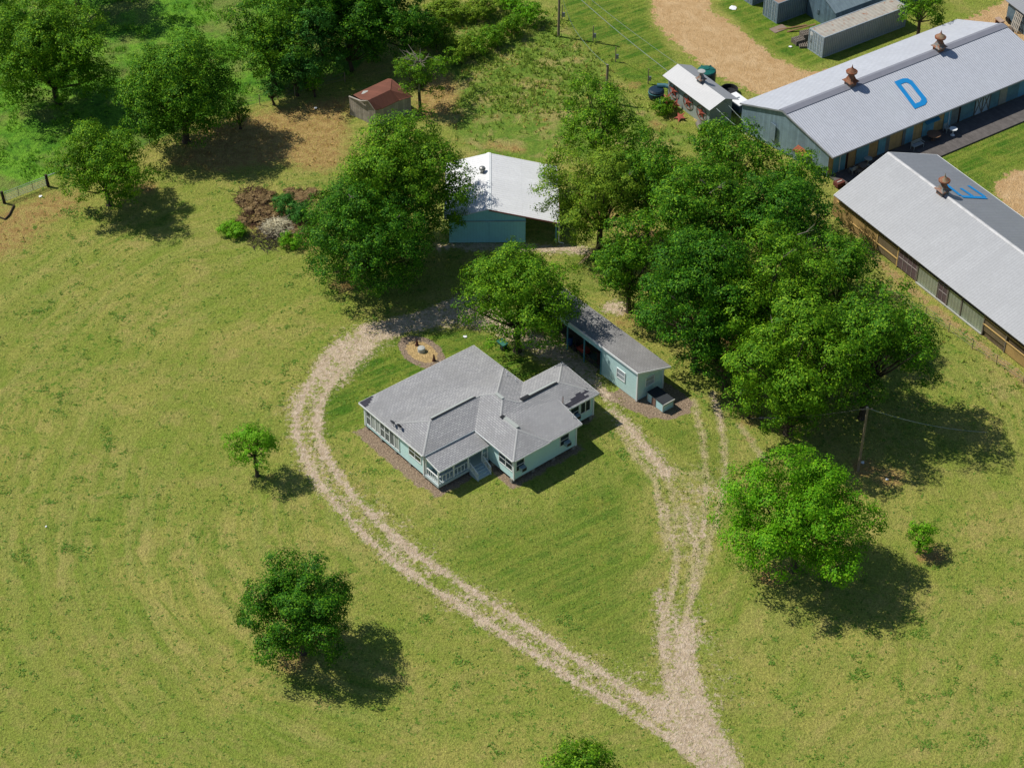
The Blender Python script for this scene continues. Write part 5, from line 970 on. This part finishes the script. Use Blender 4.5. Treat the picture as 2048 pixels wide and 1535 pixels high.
# ---------------------------------------------------------------- trees (crown centre pixel, height of centre, radius, half height)
G2 = 'tall trees in the grove beside the long sheds'
tree('oak_tree', 598, 1222, 4.6, 4.6, 4.2, 'dark', 'round dark green tree alone in the lower field, left of the dirt track', leaf=.19, dens=20, seed=3)
tree('sapling', 508, 888, 3.6, 2.3, 1.7, 'vivid', 'young bright green tree left of the driveway loop in the open lawn', leaf=.16, dens=16, gap=.15)
tree('shade_tree', 1600, 1032, 6.0, 6.0, 5.0, 'bright', 'wide bright green tree standing below the utility pole with the light wire', leaf=.2, dens=14, seed=11, gap=.1)
tree('sapling', 1842, 1068, 2.0, 1.55, 1.7, 'bright', 'thin sapling in a dry patch right of the wide bright green tree', leaf=.15, dens=20, gap=.3)
tree('garden_tree', 1158, 1545, 2.6, 2.9, 2.3, 'mid', 'dark leafy treetop cut by the bottom edge', leaf=.19, dens=18)
tree('pecan_tree', 1035, 598, 6.0, 5.7, 4.2, 'mid', 'bright green tree between the house roof and the long carport', leaf=.21, dens=12, seed=21, gap=.08)
tree('pecan_tree', 800, 362, 8.0, 6.4, 5.8, 'mid', 'large green tree overhanging the left side of the white roofed metal shed', leaf=.22, dens=13, seed=5, low=[(905,405,5,1.6),(915,355,6.5,1.6),(900,445,3.5,1.3),(892,305,8,1.6),(870,470,3.0,1.5)])
tree('pecan_tree', 735, 470, 6.0, 6.5, 5.4, 'dark', 'wide dull green tree with pale twigs below the burn pile and above the driveway bend', leaf=.2, dens=11, seed=6, gap=.04, bare=14, low=[(625,470,4.2,1.5),(632,530,2.8,1.3),(690,545,2.3,1.4),(655,425,5.2,1.6),(650,500,3.5,1.5),(745,560,2.2,1.4),(800,545,2.6,1.4)])
tree('pecan_tree', 1200, 245, 6.2, 4.3, 5.0, 'mid', 'upright green tree behind the white roofed metal shed, in front of the wooden mid pole', leaf=.22, dens=12, seed=8, gap=.12, low=[(1110,315,3.5,1.3),(1135,285,4,1.3),(1290,270,4,1.0),(1095,350,3,1.0),(1120,370,2.6,1.0)])
tree('pecan_tree', 1202, 390, 6.5, 5.2, 5.2, 'yellow', 'yellowish open tree at the right corner of the white roofed metal shed', leaf=.2, dens=13, seed=9, gap=.08, bare=10)
for px, py, hc, r, rz, tone, lab in [
    (1300, 350, 7.5, 4.4, 4.2, 'grove', 'tree at the upper left edge of the dense grove'),
    (1462, 325, 7.0, 4.5, 4.4, 'grove', 'tree of the grove touching the gable of the shed lettered D'),
    (1590, 362, 6.6, 3.5, 3.6, 'mid', 'tree of the grove under the eave corner of shed D'),
    (1400, 430, 9.0, 5.4, 5.6, 'grove', 'tall tree in the upper middle of the grove'),
    (1262, 520, 6.0, 4.2, 4.6, 'grove', 'tree at the left edge of the grove beside the wooden ladder'),
    (1555, 450, 9.0, 5.6, 5.6, 'dark', 'tall tree of the grove nearest the left corner of the shed lettered E'),
    (1400, 590, 8.5, 5.6, 5.8, 'dark', 'dark tree in the middle of the grove behind the carport'),
    (1540, 590, 9.0, 5.6, 5.6, 'mid', 'tall tree in the very centre of the grove'),
    (1680, 560, 7.5, 4.6, 4.8, 'grove', 'tree at the right edge of the grove beside the tan shed wall'),
    (1745, 690, 8.2, 5.6, 5.6, 'grove', 'big tree at the lower right end of the grove'),
    (1590, 725, 8.0, 5.8, 5.8, 'mid', 'big tree in the lower middle of the grove above the utility pole'),
    (1455, 690, 5.0, 3.6, 4.0, 'dark', 'low dark tree of the grove nearest the end wall of the carport'),
    (1590, 815, 3.6, 2.7, 2.9, 'mid', 'small tree at the bottom tip of the grove'),
    (1500, 790, 2.6, 1.6, 1.8, 'mid', 'smallest leafy clump at the lower left tip of the grove')]:
    lw = {1262: [(1230,565,2.5,1.4),(1285,595,2.5,1.5),(1208,520,3,1.3)], 1400: [(1345,645,3,1.9),(1405,695,2.8,1.9),(1310,605,3.5,1.6)] if py > 500 else None}.get(px)
    tree('pecan_tree', px, py, hc, r, rz, tone, lab, group=G2, low=lw, leaf=.23, dens=12, bare=int(r > 5) * 9)
tree('oak_tree', 98, 105, 6.4, 6.3, 5.8, 'mid', 'large tree in the top left corner of the pasture', leaf=.23, dens=12, low=[(40,190,2.5,1.6),(110,195,2,1.6),(180,170,3,1.6)])
tree('oak_tree', 360, 178, 6.4, 6.5, 5.2, 'grove', 'wide tree on the fence line between the pasture and the dry brown ground', leaf=.22, dens=12, seed=4, low=[(330,270,3,2.0),(400,262,3,1.8)])
tree('pecan_tree', 208, 330, 4.8, 5.0, 4.0, 'mid', 'rounded tree beside the metal gate with its trunk showing', leaf=.2, dens=16, seed=2, gap=.04)
tree('oak_tree', -10, 20, 6, 4.0, 4, 'dark', 'dark treetop cut by the left edge at the very top', leaf=.24)
tree('oak_tree', 140, -100, 7.5, 5.5, 5, 'dark', 'tree past the top edge that shades the pasture', leaf=.26, dens=9)
for px, py, hc, r, rz, tone, lab in [
    (540, 75, 6.0, 4.9, 4.8, 'grove', 'tree at the left end of the dark wood behind the rusty shed'),
    (640, 12, 6.5, 5.4, 5.2, 'dark', 'tall tree in the middle of the dark wood at the top'),
    (745, 25, 5.6, 5.3, 4.8, 'dark', 'dark tree at the right end of the wood at the top'),
    (608, 100, 4.8, 3.9, 4.2, 'blue', 'shaded tree at the front of the dark wood, left of the rusty shed'),
    (700, 78, 4.0, 3.8, 3.6, 'dark', 'low dark tree of the wood straight behind the rusty shed'),
    (812, 55, 4.6, 3.5, 3.6, 'dark', 'dark tree between the wood and the tree with dead branches'),
    (690, -50, 9, 6, 6, 'dark', 'tree of the dark wood cut by the top edge')]:
    tree('oak_tree', px, py, hc, r, rz, tone, lab, group='trees of the dark wood behind the rusty shed', leaf=.23, dens=12)
tree('dying_tree', 838, 148, 4.6, 2.6, 2.5, 'mid', 'small tree with bare grey branches on top, right behind the rusty shed', leaf=.18, dens=12, gap=.22, low=[(905,115,4.0,1.2),(880,130,4.2,1.2)])
mb = MB(); b = at(838, 118, 6.5); r_ = np.random.default_rng(5)
for i in range(26):
    w = r_.random() * 6.28; L = .8 + 1.5 * r_.random(); e = (b[0] + math.cos(w)*L, b[1] + math.sin(w)*L, b[2] - .4 + r_.random()*1.2); m = (b[0]+math.cos(w)*L*.5+r_.normal()*.12, b[1]+math.sin(w)*L*.5+r_.normal()*.12, b[2]-.3+r_.random()*.5)
    mb.path([(b[0], b[1], b[2]-.6), m, e], [.06, .04, .015], 5)
mb.path([(b[0]-.1, b[1], 2.5), (b[0], b[1], b[2]-.5)], [.14, .08], 6)
mb.build('bare_branch', BARKP, bpy.data.objects['dying_tree'])
tree('young_tree', 592, 150, 2.6, 1.9, 2.2, 'blue', 'tallest leafy sapling on the fence line left of the rusty shed', 'sapling', leaf=.2, dens=13)
tree('young_tree', 545, 178, 2.0, 1.5, 1.7, 'blue', 'middle sapling of the row on the fence line left of the rusty shed', 'sapling', leaf=.19, dens=13)
tree('young_tree', 628, 165, 1.8, 1.2, 1.6, 'bright', 'light green sapling closest to the rusty shed on the fence line', 'sapling', leaf=.19, dens=12)
tree('young_tree', 478, 225, 2.0, 1.4, 1.9, 'mid', 'sapling at the fence right beside the wide fence line tree', 'sapling', leaf=.2, dens=13)
tree('leafy_tree', 1845, 8, 4.2, 3.1, 3.0, 'mid', 'tree hanging over the far end of the long grey container', leaf=.22, dens=13)
SB = 'overgrown bushes along the top of the rough grass'
for px, py, hc, r, rz, tone, lab in [
    (872, 70, 1.6, 2.2, 2.0, 'mid', 'bush beside the dark wood above the tree with dead branches'),
    (915, 98, 1.3, 1.9, 1.5, 'yellow', 'low yellow green bush left of the rough grass mound'),
    (948, 92, 1.1, 1.6, 1.2, 'mid', 'bush in the hedge at the edge of the rough grass'),
    (985, 72, 1.2, 1.7, 1.3, 'mid', 'bush in the middle of the hedge at the top'),
    (1022, 52, 1.3, 1.7, 1.4, 'mid', 'bush of the hedge left of the tall pole'),
    (1060, 28, 1.3, 1.7, 1.5, 'bright', 'bush at the top end of the hedge nearest the tall pole'),
    (960, 20, 1.0, 2.2, 1.1, 'yellow', 'broad yellow green shrub at the top edge'),
    (890, 20, 1.0, 2.4, 1.1, 'yellow', 'broad shrub at the top edge right of the dark wood'),
    (1010, 0, 1.0, 2.0, 1.1, 'bright', 'shrub cut by the top edge left of the tall pole')]:
    tree('bush', px, py, hc, r, rz, tone, lab, 'bush', SB, leaf=.2, dens=16, trunk_r=.06)
tree('shrub', 568, 408, 1.2, 1.25, 1.25, 'blue', 'tall dark green shrub on the burn pile', 'shrub', leaf=.16, dens=26, trunk_r=.06)
tree('shrub', 597, 425, 1.0, 1.25, 1.0, 'blue', 'lower dark green shrub on the right of the burn pile', 'shrub', leaf=.16, dens=26, trunk_r=.06)
tree('weed_mound', 468, 462, .35, 1.25, .55, 'vivid', 'bright green clump of weeds left of the burn pile', 'weeds', leaf=.15, dens=30, trunk_r=.02)
tree('weed_mound', 585, 487, .3, 1.2, .5, 'bright', 'green weeds at the lower right foot of the burn pile', 'weeds', leaf=.15, dens=24, trunk_r=.02)
tree('shrub', 1325, 215, .7, 1.3, .9, 'mid', 'weedy shrub in front of the black pipe beside the small white roofed shed', 'shrub', leaf=.17, dens=22, trunk_r=.03)
tree('shrub', 1420, 262, .8, 1.4, .9, 'mid', 'weedy shrub below the corner of the small white roofed shed', 'shrub', leaf=.17, dens=22, trunk_r=.03)
# ---------------------------------------------------------------- tall grass
def tufts(name, fields_sel, n, hmin, hmax, tone, seed, x0, x1, y0, y1, wid=.05, kind='stuff', lean=.35):
    r = np.random.default_rng(seed); X = r.uniform(x0, x1, n); Y = r.uniform(y0, y1, n); F = fields(X, Y)
    p = fields_sel(F, X, Y); k = r.random(n) < p; X, Y = X[k], Y[k]; m = len(X); nb = 4
    X = np.repeat(X, nb) + r.normal(size=m*nb)*.09; Y = np.repeat(Y, nb) + r.normal(size=m*nb)*.09; m *= nb
    h = r.uniform(hmin, hmax, m); w = r.random(m) * 6.28; lx, ly = r.normal(size=m) * h * lean, r.normal(size=m) * h * lean
    a = np.stack([np.cos(w), np.sin(w), np.zeros(m)], 1) * (wid * (1 + h))[:, None]; P = np.stack([X, Y, np.zeros(m)], 1); T = P + np.stack([lx, ly, h], 1)
    Q = np.stack([P - a, P + a, T + a * .25, T - a * .25], 1)
    o = quads_mesh(name, Q, r.random(m), tone, (0, 0, 0), r); o['kind'] = kind; return o
tufts('tall_grass', lambda F, X, Y: F['rough'] * (.35 + .65 * (vnoise(X, Y, 2.0, 3) > .4)) * (F['dry'] < .5) * (.2 + .8 * (Y > 187)), 26000, .2, .5, leafmat('rough_grass_blades', S(104,132,44,1.6), S(134,156,60,1.6), S(176,184,94,1.6), .2), 1, -14, 52, 138, 212)
tufts('dry_tall_grass', lambda F, X, Y: np.maximum(F['rough'] * (vnoise(X, Y, 2.6, 5) > .55) * .4, (F['dry'] > .6) * .12), 30000, .1, .3, leafmat('dry_grass', S(190,160,92,1.4), S(166,144,74,1.4), S(214,192,126,1.4), .15), 2, -60, 40, 138, 212)
tufts('pasture_grass', lambda F, X, Y: F['past'] * (vnoise(X, Y, 1.6, 9) > .62) * .6, 42000, .12, .38, leafmat('pasture_blades', S(80,130,34,1.6), S(108,160,46,1.6), S(150,184,64,1.6), .2), 3, -66, 0, 155, 215)
tufts('yard_weeds', lambda F, X, Y: (F['track'] > .25) * (F['track'] < .56) * .5, 40000, .04, .12, leafmat('weed_blades', S(130,146,62,1.5), S(150,158,78,1.5), S(180,180,100,1.5), .15), 4, -32, 30, 92, 156, .06)
tufts('weed_clumps', lambda F, X, Y: (F['track'] < .3) * (F['past'] < .4) * (F['sand'] < .4) * (F['mulch'] < .4) * (.06 + .94 * (vnoise(X + Y * .31, Y - X * .27, 1.1, 21) > .83) * (vnoise(X, Y, 14, 22) > .4)), 150000, .03, .09, leafmat('weed_clump_blades', S(92,136,44), S(118,156,56), S(150,176,80), .15), 6, -48, 52, 92, 176, .07, lean=1.2)
